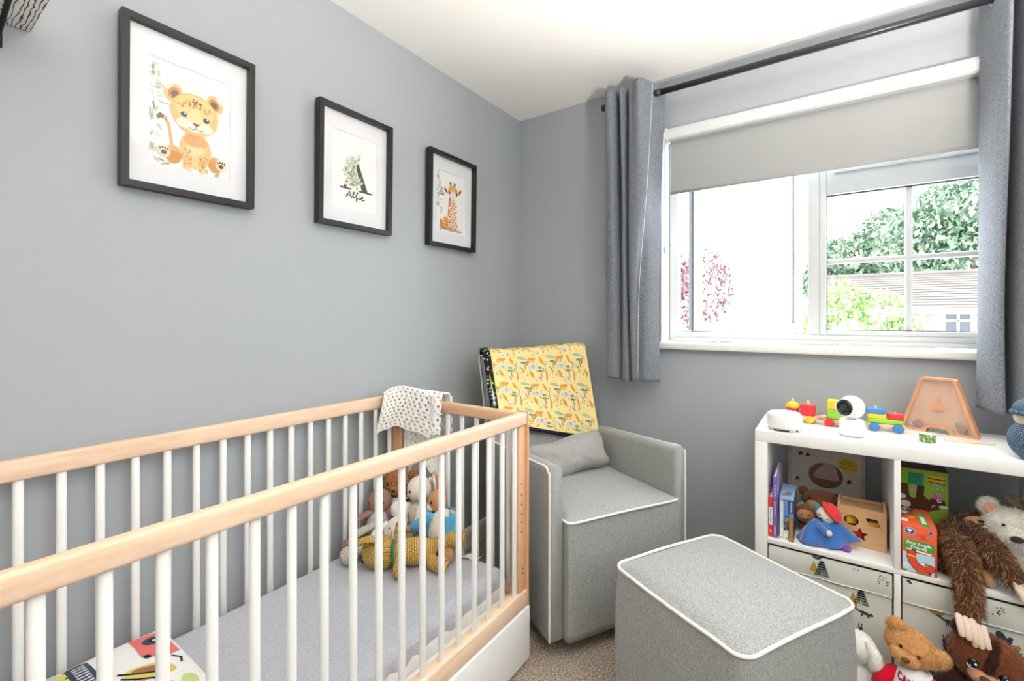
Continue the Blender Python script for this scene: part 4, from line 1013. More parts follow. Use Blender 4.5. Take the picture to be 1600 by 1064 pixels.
def limb(root, name, pts, rad, m, n=20, seg=14, flat=None):   # rounded both ends
    P = [Vector(p) for p in pts]; r0, r1 = rad[0], rad[-1]
    d0 = (P[0] - P[1]).normalized(); d1 = (P[-1] - P[-2]).normalized()
    pts = [P[0] + d0 * r0 * .95, P[0] + d0 * r0 * .6] + P + [P[-1] + d1 * r1 * .6, P[-1] + d1 * r1 * .95]
    rad = [r0 * .18, r0 * .75] + list(rad) + [r1 * .75, r1 * .18]
    return MB().tube(pts, rad, seg, n=n, flat=flat).build(name, m, root)

# ============================================================ COT TOYS  (mattress top at z = .322)
MZ = .322
# crochet yellow dog lying on its side
ky = knit('yellow_crochet', '#e3bd70', '#8f6a2c', .009, .0075)
yd = thing('crochet_dog', 'mustard yellow crochet dog lying at the front of the cot toys', 'soft toy', (.30, -1.16, MZ))
B = Vector(yd.location); W = lambda x, y, z: (x - B.x, y - B.y, z - B.z)
E_(yd, 'head', W(.243, -1.208, .374), (.060, .050, .051), ky, R(0, 18, 35), 28, 18, lambda p: 1 + .10 * max(0, -p.z))
MB().grid(lambda u, v: Vector(W(.232, -1.212, .376)) + Matrix.Rotation(math.radians(35), 3, 'Z') @ Vector((-.058 + .085 * v, -.030 + .032 * (u - .5) * (1 - .3 * v) - .016 * math.sin(v * PI), .030 + .022 * math.sin(v * 2.6) + .010 * math.sin(u * PI))), 8, 14, uvs=(.04, .09)).build('ear', ky, yd).modifiers.new('thickness', 'SOLIDIFY').thickness = .008
E_(yd, 'eye', W(.222, -1.257, .372), .0052, eyeb); E_(yd, 'nose', W(.193, -1.238, .338), (.008, .006, .005), eyeb)
limb(yd, 'body', [W(.290, -1.182, .372), W(.325, -1.145, .372), W(.362, -1.105, .372)], [.030, .044, .036], ky)
MB().tube([Vector(W(.285, -1.186, .372)) + Matrix.Rotation(math.radians(45), 3, 'Z') @ Vector((0, math.cos(a) * .037, math.sin(a) * .037)) for a in [k / 20 * 2 * PI for k in range(20)]], .005, 8, closed=True).build('green_collar', mat('green_wool', '#2f7d5a', .9), yd)
limb(yd, 'arm', [W(.285, -1.168, .395), W(.280, -1.155, .425), W(.275, -1.148, .448)], [.018, .0185, .0165], ky)
limb(yd, 'arm', [W(.315, -1.19, .362), W(.340, -1.212, .352), W(.358, -1.224, .350)], [.015, .018, .022], ky)
limb(yd, 'leg', [W(.372, -1.085, .378), W(.395, -1.04, .388), W(.425, -1.022, .392)], [.022, .026, .031], ky)
limb(yd, 'leg', [W(.380, -1.115, .356), W(.415, -1.125, .350), W(.440, -1.118, .350)], [.018, .022, .026], ky)
# dusky pink crochet rabbit
kp = knit('dusky_pink_crochet', '#bd9384', '#7d5749', .0065, .005)
pk = thing('crochet_rabbit', 'dusky pink crochet rabbit in pale clothes leaning on the cot bars', 'soft toy', (.11, -1.12, MZ))
B = Vector(pk.location); kc = knit('cream_crochet', '#e9e2d8', '#b3a99c', .0065, .005)
E_(pk, 'head', W(.100, -1.093, .470), (.044, .042, .048), kp, R(0, 0, 40))
E_(pk, 'eye', W(.086, -1.133, .474), .0042, eyeb); E_(pk, 'eye', W(.136, -1.108, .478), .0042, eyeb)
limb(pk, 'ear', [W(.106, -1.10, .452), W(.080, -1.15, .432), W(.058, -1.185, .405)], [.014, .019, .014], kp, flat=.5); limb(pk, 'ear', [W(.13, -1.08, .452), W(.15, -1.095, .42), W(.15, -1.10, .40)], [.014, .018, .014], kp, flat=.5)
E_(pk, 'body', W(.118, -1.112, .392), (.046, .046, .056), mat('pale_grey_dungarees', '#a9adb8', .9, var=.1, vs=200), R(0, 0, 30))
limb(pk, 'arm', [W(.135, -1.14, .412), W(.115, -1.18, .398), W(.098, -1.205, .386)], [.012, .014, .016], kc)
limb(pk, 'leg', [W(.105, -1.15, .360), W(.09, -1.20, .352), W(.085, -1.225, .355)], [.016, .018, .021], kp)
limb(pk, 'leg', [W(.14, -1.17, .350), W(.14, -1.22, .350), W(.143, -1.262, .353)], [.016, .022, .029], kc)
# curly brown bear with patterned scarf
cbm = mat('curly_brown_plush', '#a2683a', rough=.95, spec=.05, var=.45, vs=130, bump=1, bs=190, bd=.01, sheen=.3)
cbr = thing('curly_teddy', 'curly brown teddy bear with a dark patterned scarf at the back of the cot', 'soft toy', (.105, -1.0, MZ))
B = Vector(cbr.location); fu = lambda p: 1 + .05 * noise.noise(p * 7)
E_(cbr, 'head', W(.094, -1.002, .512), (.052, .050, .050), cbm, None, 30, 20, fu)
for x, y in ((.060, -1.035), (.145, -.966)): E_(cbr, 'ear', W(x, y, .548), (.020, .014, .020), cbm, R(0, 0, 40))
E_(cbr, 'muzzle', W(.118, -1.035, .497), (.024, .022, .020), cbm, None, 20, 14, fu); E_(cbr, 'nose', W(.128, -1.052, .503), (.008, .006, .006), stitch)
E_(cbr, 'eye', W(.094, -1.05, .521), .0045, eyeb); E_(cbr, 'eye', W(.136, -1.022, .521), .0045, eyeb)
E_(cbr, 'body', W(.105, -1.005, .400), (.058, .055, .075), cbm, None, 30, 20, fu)
limb(cbr, 'arm', [W(.145, -1.03, .44), W(.17, -1.05, .41), W(.175, -1.065, .385)], [.019, .021, .02], cbm)
scf = NT('dark_patterned_scarf'); nz = scf.noise(260, 2, .6); scf.l(scf.ramp(nz, [(.45, lin('#3b3f44')), (.52, lin('#dfe0dc'))]), scf.b.inputs['Base Color']); scf.b.inputs['Roughness'].default_value = .9
MB().grid(lambda u, v: Vector(W(.122, -1.058, .470)) + Vector((.030 * (u - .5) + .0 - .022 * v, -.010 * v + .024 * (u - .5), -.065 * v - .01 * (u - .5))), 4, 8).build('scarf', scf.m, cbr).modifiers.new('thickness', 'SOLIDIFY').thickness = .005
MB().tube([(W(.10, -1.005, .465)[0] + math.cos(a) * .044, W(.10, -1.005, .465)[1] + math.sin(a) * .044, .465 - MZ) for a in [k / 24 * 2 * PI for k in range(24)]], .010, 8, closed=True).build('scarf_loop', scf.m, cbr)
# white doll with star print
swm = mat('white_jersey', '#e6e3df', rough=.9, var=.04, vs=60, bump=.3, bs=200)
sw = thing('star_print_rabbit', 'small white rabbit in a star print romper between the other cot toys', 'soft toy', (.215, -1.11, MZ))
B = Vector(sw.location)
E_(sw, 'body', W(.208, -1.113, .395), (.040, .038, .058), swm, R(0, 25, 20)); E_(sw, 'head', W(.195, -1.085, .462), (.030, .030, .031), swm)
limb(sw, 'ear', [W(.205, -1.08, .48), W(.225, -1.085, .485), W(.235, -1.10, .455)], [.009, .012, .010], swm); limb(sw, 'arm', [W(.225, -1.13, .42), W(.245, -1.145, .40), W(.25, -1.155, .385)], [.012, .013, .013], swm); limb(sw, 'arm', [W(.18, -1.13, .42), W(.165, -1.16, .40), W(.17, -1.175, .385)], [.012, .013, .013], swm)
for k in range(2): limb(sw, 'leg', [W(.20 + .03 * k, -1.14, .35), W(.20 + .035 * k, -1.17, .345)], [.016, .018], swm)
for k, (dx, dz) in enumerate(((-.012, .03), (.012, .028), (0, .008), (.022, .0), (-.02, -.004), (.004, -.02), (-.014, -.03), (.02, -.028))):
    p = Vector(W(.208, -1.113, .395)) + Vector((.72 * dx + .022, .70 * dx - .030, dz)) * 1.0
    E_(sw, 'printed_star', p, (.0032, .0032, .0032), mat('navy_star_ink', '#4a5260', .8), nu=8, nv=6)
# cream rabbit
crm = plush('cream_plush', '#e3d9cd', .06, 160, .3)
cm = thing('cream_rabbit', 'plain cream plush rabbit sitting against the end of the cot', 'soft toy', (.215, -1.0, MZ))
B = Vector(cm.location)
E_(cm, 'head', W(.222, -1.008, .518), (.046, .044, .048), crm, R(0, 8, 40)); E_(cm, 'body', W(.215, -1.000, .405), (.048, .045, .078), crm)
E_(cm, 'eye', W(.218, -1.053, .520), .0045, eyeb); E_(cm, 'eye', W(.259, -1.034, .531), .0045, eyeb); E_(cm, 'nose', W(.250, -1.050, .508), (.003, .003, .002), mat('pink_stitch', '#d99a93', .8)); TU(cm, 'mouth', [W(.244, -1.054, .500), W(.250, -1.053, .497), W(.257, -1.049, .501)], .0009, stitch, 6, 8)
limb(cm, 'ear', [W(.20, -.985, .55), W(.185, -.965, .53), W(.175, -.962, .48)], [.012, .017, .013], crm, flat=.6); limb(cm, 'ear', [W(.25, -.975, .55), W(.265, -.958, .53), W(.27, -.957, .48)], [.012, .017, .013], crm, flat=.6)
limb(cm, 'arm', [W(.245, -1.03, .455), W(.262, -1.05, .43), W(.262, -1.065, .41)], [.014, .016, .016], crm); limb(cm, 'arm', [W(.185, -1.03, .455), W(.185, -1.055, .43), W(.20, -1.065, .41)], [.014, .016, .016], crm)
for x in (.20, .25): limb(cm, 'leg', [W(x, -1.035, .345), W(x + .01, -1.07, .345)], [.019, .02], crm)
# rabbit in a blue jacket
tanp = plush('tan_rabbit_plush', '#c08a5c', .12, 140, .4); blj = plush('sky_blue_jacket', '#5fa6cf', .08, 140, .3)
br = thing('jacket_rabbit', 'tan plush rabbit in a sky blue jacket sitting at the right of the cot toys', 'soft toy', (.345, -1.015, MZ))
B = Vector(br.location)
E_(br, 'head', W(.310, -1.004, .492), (.034, .042, .038), tanp, R(0, 0, 35)); E_(br, 'cheek', W(.302, -1.030, .476), (.018, .016, .014), crm)
E_(br, 'eye', W(.318, -1.042, .499), (.004, .004, .0055), eyeb); E_(br, 'nose', W(.292, -1.046, .484), (.004, .004, .003), stitch)
for dx, dz in ((-.014, 0), (.012, -.004)):
    e_ = limb(br, 'ear', [W(.305 + dx, -.988, .522), W(.297 + dx, -.985, .555), W(.290 + dx, -.985, .583 + dz)], [.008, .0115, .006], tanp, flat=.5)
    limb(br, 'inner_ear', [W(.3075 + dx, -.995, .528), W(.2995 + dx, -.993, .555), W(.293 + dx, -.992, .576 + dz)], [.004, .0065, .003], crm, flat=.5)
E_(br, 'body', W(.345, -1.020, .400), (.050, .046, .078), crm, R(0, 8, 40))
def jk(u, v):
    a = math.radians(-40 + 290 * u); r = .045 + .012 * v
    return Vector(W(.347, -1.014, .462)) + Vector((math.cos(a) * r, math.sin(a) * r * .96, .002 - .075 * v))
MB().grid(jk, 26, 8).build('jacket', blj, br).modifiers.new('thickness', 'SOLIDIFY').thickness = .005
limb(br, 'sleeve', [W(.315, -1.05, .452), W(.290, -1.07, .43), W(.272, -1.078, .415)], [.018, .019, .020], blj); limb(br, 'paw', [W(.272, -1.080, .412), W(.252, -1.088, .405)], [.015, .014], tanp)
limb(br, 'sleeve', [W(.372, -1.000, .455), W(.398, -1.003, .43), W(.408, -1.016, .412)], [.018, .019, .020], blj); limb(br, 'paw', [W(.385, -.995, .452), W(.375, -1.0, .462)], [.012, .012], plush('beige_paw', '#d5b08e'))
limb(br, 'leg', [W(.375, -1.035, .368), W(.405, -1.05, .350), W(.415, -1.065, .346)], [.022, .021, .02], tanp); limb(br, 'leg', [W(.31, -1.06, .36), W(.315, -1.08, .345)], [.020, .02], tanp)
MB().grid(lambda u, v: Vector(W(.435 + .05 * u, -.985 - .03 * v + .02 * u, MZ + .004 + .004 * math.sin(u * 6))), 8, 4).build('wash_label', swm, br).modifiers.new('thickness', 'SOLIDIFY').thickness = .001
# navy fabric between the toys
# crochet blanket over the corner of the cot
yarn = mat('white_crochet_yarn', '#f7f5f1', rough=.95, spec=.05, var=.05, vs=300, bump=.8, bs=420, bd=.002)
bk_ = thing('crochet_blanket', 'white crochet baby blanket hanging over the far corner of the cot', 'blanket', (.10, -.93, .3))
def lace(fn, nu, nv, name, hole=3):
    """grid cloth with regular open stitches"""
    q = random.Random(2); mb = MB(); V = []; F = []
    for j in range(nv + 1):
        for i in range(nu + 1): V.append(fn(i / nu, j / nv))
    for j in range(nv):
        for i in range(nu):
            if j % hole == 1 and (i + (hole // 2 + 1) * ((j // hole) % 2)) % (hole + 1) in (1,): continue
            F.append((j * (nu + 1) + i, j * (nu + 1) + i + 1, (j + 1) * (nu + 1) + i + 1, (j + 1) * (nu + 1) + i))
    o = mb.add(V, F).build(name, yarn, bk_)
    m = o.modifiers.new('thickness', 'SOLIDIFY'); m.thickness = .0055; m.offset = 0
    m = o.modifiers.new('smooth', 'SUBSURF'); m.levels = 1; m.render_levels = 1
    return o
B = Vector(bk_.location)
# folded top layer: lies over the corner and hangs on the near side of the rails
def lay1(u, v):
    # u runs along the rails from the side rail round to the end rail, v from the crest downwards
    P = [Vector((.052, -1.030, 0)), Vector((.058, -.985, 0)), Vector((.105, -.960, 0)), Vector((.18, -.957, 0)), Vector((.265, -.955, 0))]
    p = crom(P, u); crest = [.868, .886, .890, .882, .866]; zc = crom([Vector((0, 0, c)) for c in crest], u).z
    drop = .175 * (1 - .05 * u)
    d = Vector((.85, -.55, 0)).normalized()
    out = .006 + .030 * math.sin(min(1, v * 1.6) * PI / 2) + .005 * math.sin(u * 11) * v
    back = max(0, .15 - v) / .15
    return p + d * out - d * .050 * back ** 1.2 + Vector((-.025 * v, -.030 * v, zc - .010 * back - drop * max(0, v - .08) + .004 * math.sin(u * 17) * v)) - B
lace(lay1, 34, 25, 'folded_layer', 2)
def lay2(u, v):   # long end hanging down inside the cot from the end rail
    x = .110 + .180 * u - .02 * v * (1 - u); z = .855 - (.855 - .600 + .02 * math.sin(u * 9) + .025 * u) * v
    y = -.958 - .012 * math.sin(min(1, v * 3) * PI / 2) - .006 * math.sin(u * 12) * v
    return Vector((x, y, z)) - B
lace(lay2, 24, 38, 'hanging_layer', 2)
def lay3(u, v):   # rolled edge beside the fold
    x = .245 + .055 * u; z = .868 - .15 * v + .006 * math.sin(v * 14); y = -.968 - .020 * math.sin(u * PI) - .01 * v
    return Vector((x, y, z)) - B
lace(lay3, 9, 22, 'rolled_edge', 2)
def lay4(u, v):   # over the top of the end rail and down the outside
    a = v * 1.0; x = .08 + .215 * u
    if v < .3: y = -.965 + .06 * (v / .3); z = .862 + .012 * math.sin(v / .3 * PI)
    else: y = -.905 + .004 * math.sin(u * 12); z = .860 - .20 * (v - .3)
    return Vector((x, y, z)) - B
lace(lay4, 26, 20, 'outer_layer', 2)
# ============================================================ ON TOP OF THE SHELF UNIT (z = .767)
TZ = .767
wpl = mat('matt_white_plastic', '#f3f3f4', rough=.4, spec=.4, var=0); blkp = mat('gloss_black_plastic', '#0f1012', rough=.12, spec=.6, var=0); grp = mat('mid_grey_plastic', '#8b8e92', .5, var=0)
sp = thing('sound_machine', 'round white sound machine at the left end of the shelf top', 'speaker', (1.355, -.350, TZ), -8)
MB().lathe([(0, .062), (.030, .0625), (.044, .061), (.050, .057), (.0525, .050), (.0535, .015), (.053, .010), (0, .010)], 40).build('shell', wpl, sp)
MB().lathe([(.052, .010), (.0525, .004), (.050, .001), (0, .0005)], 40).build('base_ring', mat('silver_plastic', '#c9cbce', .35), sp)
MB().grid(lambda u, v: (math.cos(-PI / 2 + (u - .5) * .95) * .0532, math.sin(-PI / 2 + (u - .5) * .95) * .0532, .0035 + .004 * v), 12, 1).build('slot', blkp, sp)
MB().grid(lambda u, v: (math.cos(-PI / 2 + .9 + u * .16) * .0532, math.sin(-PI / 2 + .9 + u * .16) * .0532, .003 + .005 * v), 4, 1).build('port', blkp, sp)
cmr = thing('baby_camera', 'white swivel baby monitor camera with a black lens on the shelf top', 'camera', (1.545, -.322, TZ), -12)
MB().lathe([(.0325, .0), (.0335, .003), (.0335, .004), (.0325, .005), (.0335, .007), (.0335, .048), (.031, .054), (0, .055)], 36).build('base', wpl, cmr)
MB().lathe([(0, .0), (.0335, .0), (.034, .004), (0, .004)], 36).build('grey_foot', grp, cmr)
hd = MB().ell((0, 0, .094), (.0365, .0365, .0385), nu=36, nv=24).build('head', wpl, cmr)
Mh = T(-.0085, -.0165, .0935) @ R(84, 0, -22)
MB().lathe([(0, .0205), (.012, .0202), (.020, .0186), (.0255, .0150), (.027, .008)], 32, Mh).build('black_face', blkp, hd)
MB().ring([(math.cos(a) * .0290, math.sin(a) * .0290) for a in [k / 32 * 2 * PI for k in range(32)]], [(math.cos(a) * .0265, math.sin(a) * .0265) for a in [k / 32 * 2 * PI for k in range(32)]], .004, .0165, Mh).build('rim', wpl, hd)
MB().lathe([(.010, .019), (.010, .0225), (.007, .0228), (.006, .0205), (0, .0205)], 24, Mh).build('lens', mat('lens_grey', '#3a3c40', .2, var=0), hd)
for k, (x, y) in enumerate(((-.014, .008), (.014, .008), (.0, .016), (-.004, -.016), (.006, -.016))): MB().lathe([(.0022, .018), (.0022, .0192), (0, .0194)], 12, Mh @ T(x, y, -.001)).build('sensor', grp, hd)
cw = MB().tube([(1.41, -.335, TZ + .0025), (1.435, -.35, TZ + .0025), (1.46, -.34, TZ + .0025), (1.49, -.322, TZ + .0025), (1.512, -.315, TZ + .003)], .0022, 8, n=24).tube([(1.432, -.348, TZ + .004), (1.452, -.343, TZ + .004)], .0042, 10)
tag(cw.build('white_cable', wpl), 'thin white cable lying between the sound machine and the camera', 'cable')
# wooden stacking train
toyc = lambda n, c: mat(n, c, rough=.42, spec=.35, var=.03, vs=60)
RED, YEL, GRN, BLU = toyc('toy_red', '#e0343c'), toyc('toy_yellow', '#f4c530'), toyc('toy_green', '#8fc63f'), toyc('toy_blue', '#3f7fc1')
WD = wood('toy_beech', '#e8c7a2', '#d6a97e', (3, 30, 30), .5)
def car(label, loc, rz, wheelm, L=.100):
    c = thing('toy_train_car', label, 'toy train', (loc[0], loc[1], TZ), rz, 'wooden stacking train')
    MB().box((0, 0, .019), (L, .036, .013), .003).build('chassis', WD, c)
    for x in (-L / 2 + .020, L / 2 - .020):
        MB().tube([(x, -.026, .0145), (x, .026, .0145)], .003, 8).build('axle', WD, c)
        for y in (-.0245, .0245): MB().lathe([(0, -.0045), (.012, -.0045), (.0142, -.003), (.0142, .003), (.012, .0045), (0, .0045)], 24, T(x, y, .0145) @ R(90, 0, 0)).build('wheel', wheelm, c)
    return c
def peg(c, x, z0, z1): MB().tube([(x, 0, z0), (x, 0, z1 - .001), (x, 0, z1)], [.0042, .0042, .003], 12).build('peg', WD, c)
c1 = car('toy train engine with a yellow dome and red blocks', (1.395, -.165), -12, YEL, .112)
MB().box((.024, 0, .046), (.044, .038, .040), .003).build('red_block', RED, c1); peg(c1, .024, .02, .082)
MB().box((-.026, 0, .038), (.034, .036, .024), .003).build('red_block', RED, c1)
MB().lathe([(0, .050), (.024, .050), (.0235, .056), (.018, .066), (.009, .0715), (0, .072)], 28, T(-.026, 0, 0)).build('yellow_dome', YEL, c1); peg(c1, -.026, .02, .083)
MB().ell((.062, 0, .022), (.013, .009, .009)).build('hook', WD, c1)
c2 = car('middle toy train car stacked with a green and a yellow block', (1.515, -.188), -8, RED, .096)
MB().box((-.008, 0, .043), (.054, .040, .034), .004).build('green_block', GRN, c2); MB().box((-.008, 0, .0775), (.054, .040, .034), .004).build('yellow_block', YEL, c2); MB().lathe([(0, .0), (.016, .0), (.019, .004), (0, .012)], 20, T(-.046, 0, .026)).build('hook', WD, c2)
c3 = car('last toy train car with blue wheels beside the wooden letter box', (1.644, -.172), 2, BLU, .104)
MB().box((-.002, 0, .034), (.096, .038, .016), .003).build('green_block', GRN, c3); MB().box((-.024, 0, .050), (.050, .038, .016), .003).build('yellow_block', YEL, c3); MB().box((.027, 0, .053), (.042, .038, .020), .003).build('red_block', RED, c3); MB().box((-.028, 0, .067), (.052, .038, .017), .003).build('blue_block', BLU, c3); peg(c3, -.026, .02, .083); peg(c3, .026, .02, .066)
# letter A money box
mbx = thing('letter_money_box', 'wooden money box shaped like the letter A with coins inside', 'money box', (1.790, -.108, TZ), -24)
mw = wood('warm_pine', '#dca57c', '#c98d64', (25, 25, 3), .5); mwb = wood('pine_back', '#dcae88', '#cf9c74', (25, 25, 2.5), .55)
h_ = .187; bo_, to_ = .100, .043; nw, nt, nh = .020, .017, .017
outl = [(-bo_, 0), (-nw - .012, 0), (-nw - .007, .012), (-nt, nh), (nt, nh), (nw + .007, .012), (nw + .012, 0), (bo_, 0), (bo_ - .001, .010), (to_ + .004, h_ - .004), (to_ - .004, h_), (-to_ + .004, h_), (-to_ - .004, h_ - .004), (-bo_ + .001, .010)]
inn = [(-bo_ + .013, .0075), (-nw - .019, .0075), (-nw - .014, .017), (-nt - .003, nh + .0085), (nt + .003, nh + .0085), (nw + .014, .017), (nw + .019, .0075), (bo_ - .013, .0075), (bo_ - .011, .0125), (to_ - .003, h_ - .011), (to_ - .007, h_ - .008), (-to_ + .007, h_ - .008), (-to_ + .003, h_ - .011), (-bo_ + .011, .0125)]
Mm = R(90, 0, 0)
t = NT('cloudy_acrylic'); t.b.inputs['Base Color'].default_value = (.93, .82, .74, 1); t.b.inputs['Alpha'].default_value = .17; t.b.inputs['Roughness'].default_value = .2; acr = t.m
MB().ring(outl, inn, -.013, .012, Mm).build('wooden_frame', mw, mbx)
MB().prism(outl, -.015, -.0128, Mm).build('back_panel', mwb, mbx)
MB().prism([(x * .995, y) for x, y in inn], .0085, .0098, Mm).build('clear_front', acr, mbx)
MB().prism([(-.018, .078), (.018, .078), (0, .120)], -.0128, .0115, Mm).build('triangle', mw, mbx)
acr_dummy = 0
cop, slv = mat('copper_coin', '#8a5a40', .4, metal=.7, var=.15), mat('silver_coin', '#a6a6a4', .35, metal=.8, var=.1)
for x, y, z, r, m in ((-.052, .022, .004, .013, cop), (-.080, .012, -.004, .010, slv), (-.066, .013, -.006, .011, slv), (.060, .024, .005, .0145, cop), (.082, .019, .003, .011, slv), (.068, .016, -.007, .012, cop), (.050, .034, -.008, .012, slv), (.09, .0135, .0, .009, cop)):
    MB().lathe([(0, -.001), (r, -.001), (r, .001), (0, .001)], 22, T(x, -z, y - .0) @ R(82, 0, random.uniform(-20, 20))).build('coin', m, mbx)
# washi tape roll, wooden sticks
tp = thing('tape_roll', 'small roll of green patterned tape in front of the letter box', 'tape', (1.738, -.282, TZ))
MB().lathe([(.0155, 0), (.0195, 0), (.0195, .026), (.0155, .026), (.0155, 0)], 30).build('cardboard_core', mat('pale_core', '#dfe0da', .7), tp)
tf = lambda x, y, h: Vector((math.cos(x) * (.0197 + h), math.sin(x) * (.0197 + h), y))
MB().grid(lambda u, v: tf(u * 2 * PI, .0003 + v * .0254, 0), 30, 1, cu=True).build('green_tape', mat('green_tape_film', '#3f8a52', .4), tp)
A = []; q = random.Random(12)
for k in range(30): A.append(('e', k * .42 % (2 * PI), q.uniform(.005, .021), .16, .0035, q.uniform(-3, 3), q.choice(['#e8c65a', '#d9745a', '#7fc0d8', '#e3a25c', '#cfe08a', '#2f6f42', '#d98fa0'])))
art(A, tf, dh=.000005).build('tape_pattern', INK, tp)
for nm, lab, x, y, rz, L, w in (('wooden_stick', 'flat pale wooden stick nearer the letter box', 1.822, -.232, 2, .075, .013), ('wooden_stick', 'flat pale wooden stick nearer the blue knitted toy', 1.872, -.222, 6, .062, .011)):
    s_ = thing(nm, lab, 'stick', (x, y, TZ), rz, 'wooden sticks'); MB().prism([(-L / 2, -w / 2), (L / 2 - .012, -w / 2), (L / 2, 0), (L / 2 - .012, w / 2), (-L / 2, w / 2)], .0005, .0045).build('blade', wood('pale_lime_wood', '#ead9ba', '#dcc59e', (3, 30, 30)), s_)
# blue knitted toy
kb = knit('denim_blue_knit', '#6d8298', '#2f3d4d', .008, .0065, 1)
kt = thing('knitted_toy', 'chunky denim blue knitted toy at the right end of the shelf top', 'soft toy', (1.952, -.365, TZ), -20)
E_(kt, 'body', (0, 0, .056), (.058, .054, .058), kb, None, 36, 24, lambda p: 1 + .06 * max(0, -p.z)); E_(kt, 'face', (-.010, -.002, .118), (.036, .034, .034), plush('cream_face_jersey', '#d9c6b2', .04, 200, .2))
def hood(u, v):
    a = u * 2 * PI; b = -.25 + v * 1.55
    return Vector((.004 + math.cos(a) * .052 * math.cos(b * .85), math.sin(a) * .050 * math.cos(b * .85), .142 + .030 * math.sin(b) + .004 * math.cos(a)))
MB().grid(hood, 36, 12, cu=True, uvs=(.33, .09)).build('knitted_hat', kb, kt).modifiers.new('thickness', 'SOLIDIFY').thickness = .008
MB().tube([hood(k / 30, 0) + Vector((0, 0, -.002)) for k in range(30)], .007, 10, closed=True).build('hat_brim', kb, kt)

# ============================================================ LEFT CUBE (floor z = .3975)
LZ = .3975
def book(x0, x1, y0, d, h, cov, label, lean=0, spine=None, z0=LZ, name='picture_book'):
    b_ = thing(name, label, 'book', (x0, y0, z0), 0, 'books in the left cube', (0, math.radians(lean), 0))
    w = x1 - x0
    MB().ring([(0, 0), (w, 0), (w, d), (0, d)], [(.0012, .0012), (w - .0012, .0012), (w - .0012, d + .0001), (.0012, d + .0001)], 0, h).build('cover', cov, b_)
    MB().box((w / 2, d / 2 + .0006, h / 2), (w - .0026, d - .004, h - .003)).build('pages', paperc, b_)
    if spine:
        mp = planemap((0, -.0002, 0), (w, 0, 0), (0, 0, h), (0, -1, 0)); art(spine[0], mp, spine[1] if len(spine) > 1 else None, h0=.0001, dh=.00004).build('spine_print', INK, b_)
    return b_
def spine_text(txt, size, h, w, zc, col, mb=None):
    mb = mb or MB(); V, F = textmesh(txt, size)
    mb.add([(w / 2 - v.y * -1 * -1 if False else w / 2 + v.y, -.0009, zc - v.x) for v in V], F, col=lin(col), smooth=False); return mb
cv = lambda n, c: mat(n, c, rough=.45, spec=.35, var=.02)
book(1.3105, 1.3225, -.396, .16, .139, cv('red_cover', '#d8343a'), 'small picture book with a red and white spine at the far left of the cube', 0, ([('p', [(0, .30), (1, .30), (1, .74), (0, .74)], '#f1efea'), ('e', .5, .15, .3, .03, 0, '#e9b63a')], spine_text("Where's Bear?", .0085, .139, .012, .073, '#3c3f49')))
pu = cv('purple_cover', '#7c62b4')
book(1.3245, 1.3345, -.399, .21, .212, pu, 'taller purple picture book second from the left in the cube', 0, ([('p', [(.35, .06), (.65, .06), (.65, .2), (.35, .2)], '#d9d2ee')] + [('p', [(.3, .36 + k * .04), (.7, .36 + k * .04), (.7, .388 + k * .04), (.3, .388 + k * .04)], '#c9bfe8') for k in range(6)] + [('p', [(.3, .68 + k * .05), (.7, .68 + k * .05), (.7, .71 + k * .05), (.3, .71 + k * .05)], '#c9bfe8') for k in range(4)],))
book(1.3350, 1.3400, -.375, .20, .208, cv('lilac_cover', '#b7a9d6'), 'thin lilac picture book behind the tall purple one', -1.2)
book(1.3435, 1.3555, -.398, .14, .138, cv('pale_blue_cover', '#c9dde4'), 'pale blue and white board book in the middle of the cube row', 0, ([('p', [(0, 0), (1, 0), (1, .3), (0, .3)], '#f2f2f0'), ('p', [(.3, .35), (.7, .35), (.7, .9), (.3, .9)], '#dbe9ee'), ('e', .5, .06, .25, .02, 0, '#8b8f95')],))
zb = []
q = random.Random(4)
for k in range(34): zb.append(('e', q.random(), q.uniform(.26, .56), .2, .016, q.uniform(-40, 40), '#22302c'))
book(1.3570, 1.3695, -.400, .14, .138, cv('white_cover', '#eeeeec'), 'white and blue board book with zebra stripes on the spine', 0, ([('p', [(0, .56), (1, .56), (1, 1), (0, 1)], '#6b8fc9'), ('e', .5, .06, .25, .02, 0, '#8b8f95')] + [z for z in zb],))
nb = book(1.3710, 1.3850, -.404, .145, .138, cv('navy_cover', '#39517f'), 'navy and wood-brown board book at the right end of the book row', 0, ([('p', [(0, 0), (1, 0), (1, .62), (0, .62)], '#a8814e'), ('p', [(.75, 0), (1, 0), (1, .62), (.75, .62)], '#8a683c'), ('p', [(0, .62), (1, .62), (1, .7), (0, .7)], '#6f95d0')] + [('p', [(.35, .74 + k * .05), (.62, .74 + k * .05), (.62, .77 + k * .05), (.35, .77 + k * .05)], '#cfd8ea') for k in range(5)],))
# flat board book lying on top of the three small ones
fb = thing('picture_book', 'light blue picture book with a grey animal lying flat on the small books', 'book', (1.3435, -.404, LZ + .1386), 0, 'books in the left cube')
MB().box((.021, .075, .006), (.042, .15, .010), .001).build('cover', cv('sky_cover', '#8fb2da'), fb)
art([('e', .018, .028, .012, .015, 0, '#7f8a96'), ('e', .026, .018, .007, .008, 0, '#8c97a3'), ('e', .026, .045, .010, .016, 10, '#6f7a86'), ('e', .012, .06, .008, .01, 0, '#d9a9a0'), ('p', [(.0, .0), (.042, .0), (.042, .004), (.0, .004)], '#b9d2ea')], planemap((0, 0, .0112), (1, 0, 0), (0, 1, 0), (0, 0, 1)), dh=.00005).build('cover_print', INK, fb)
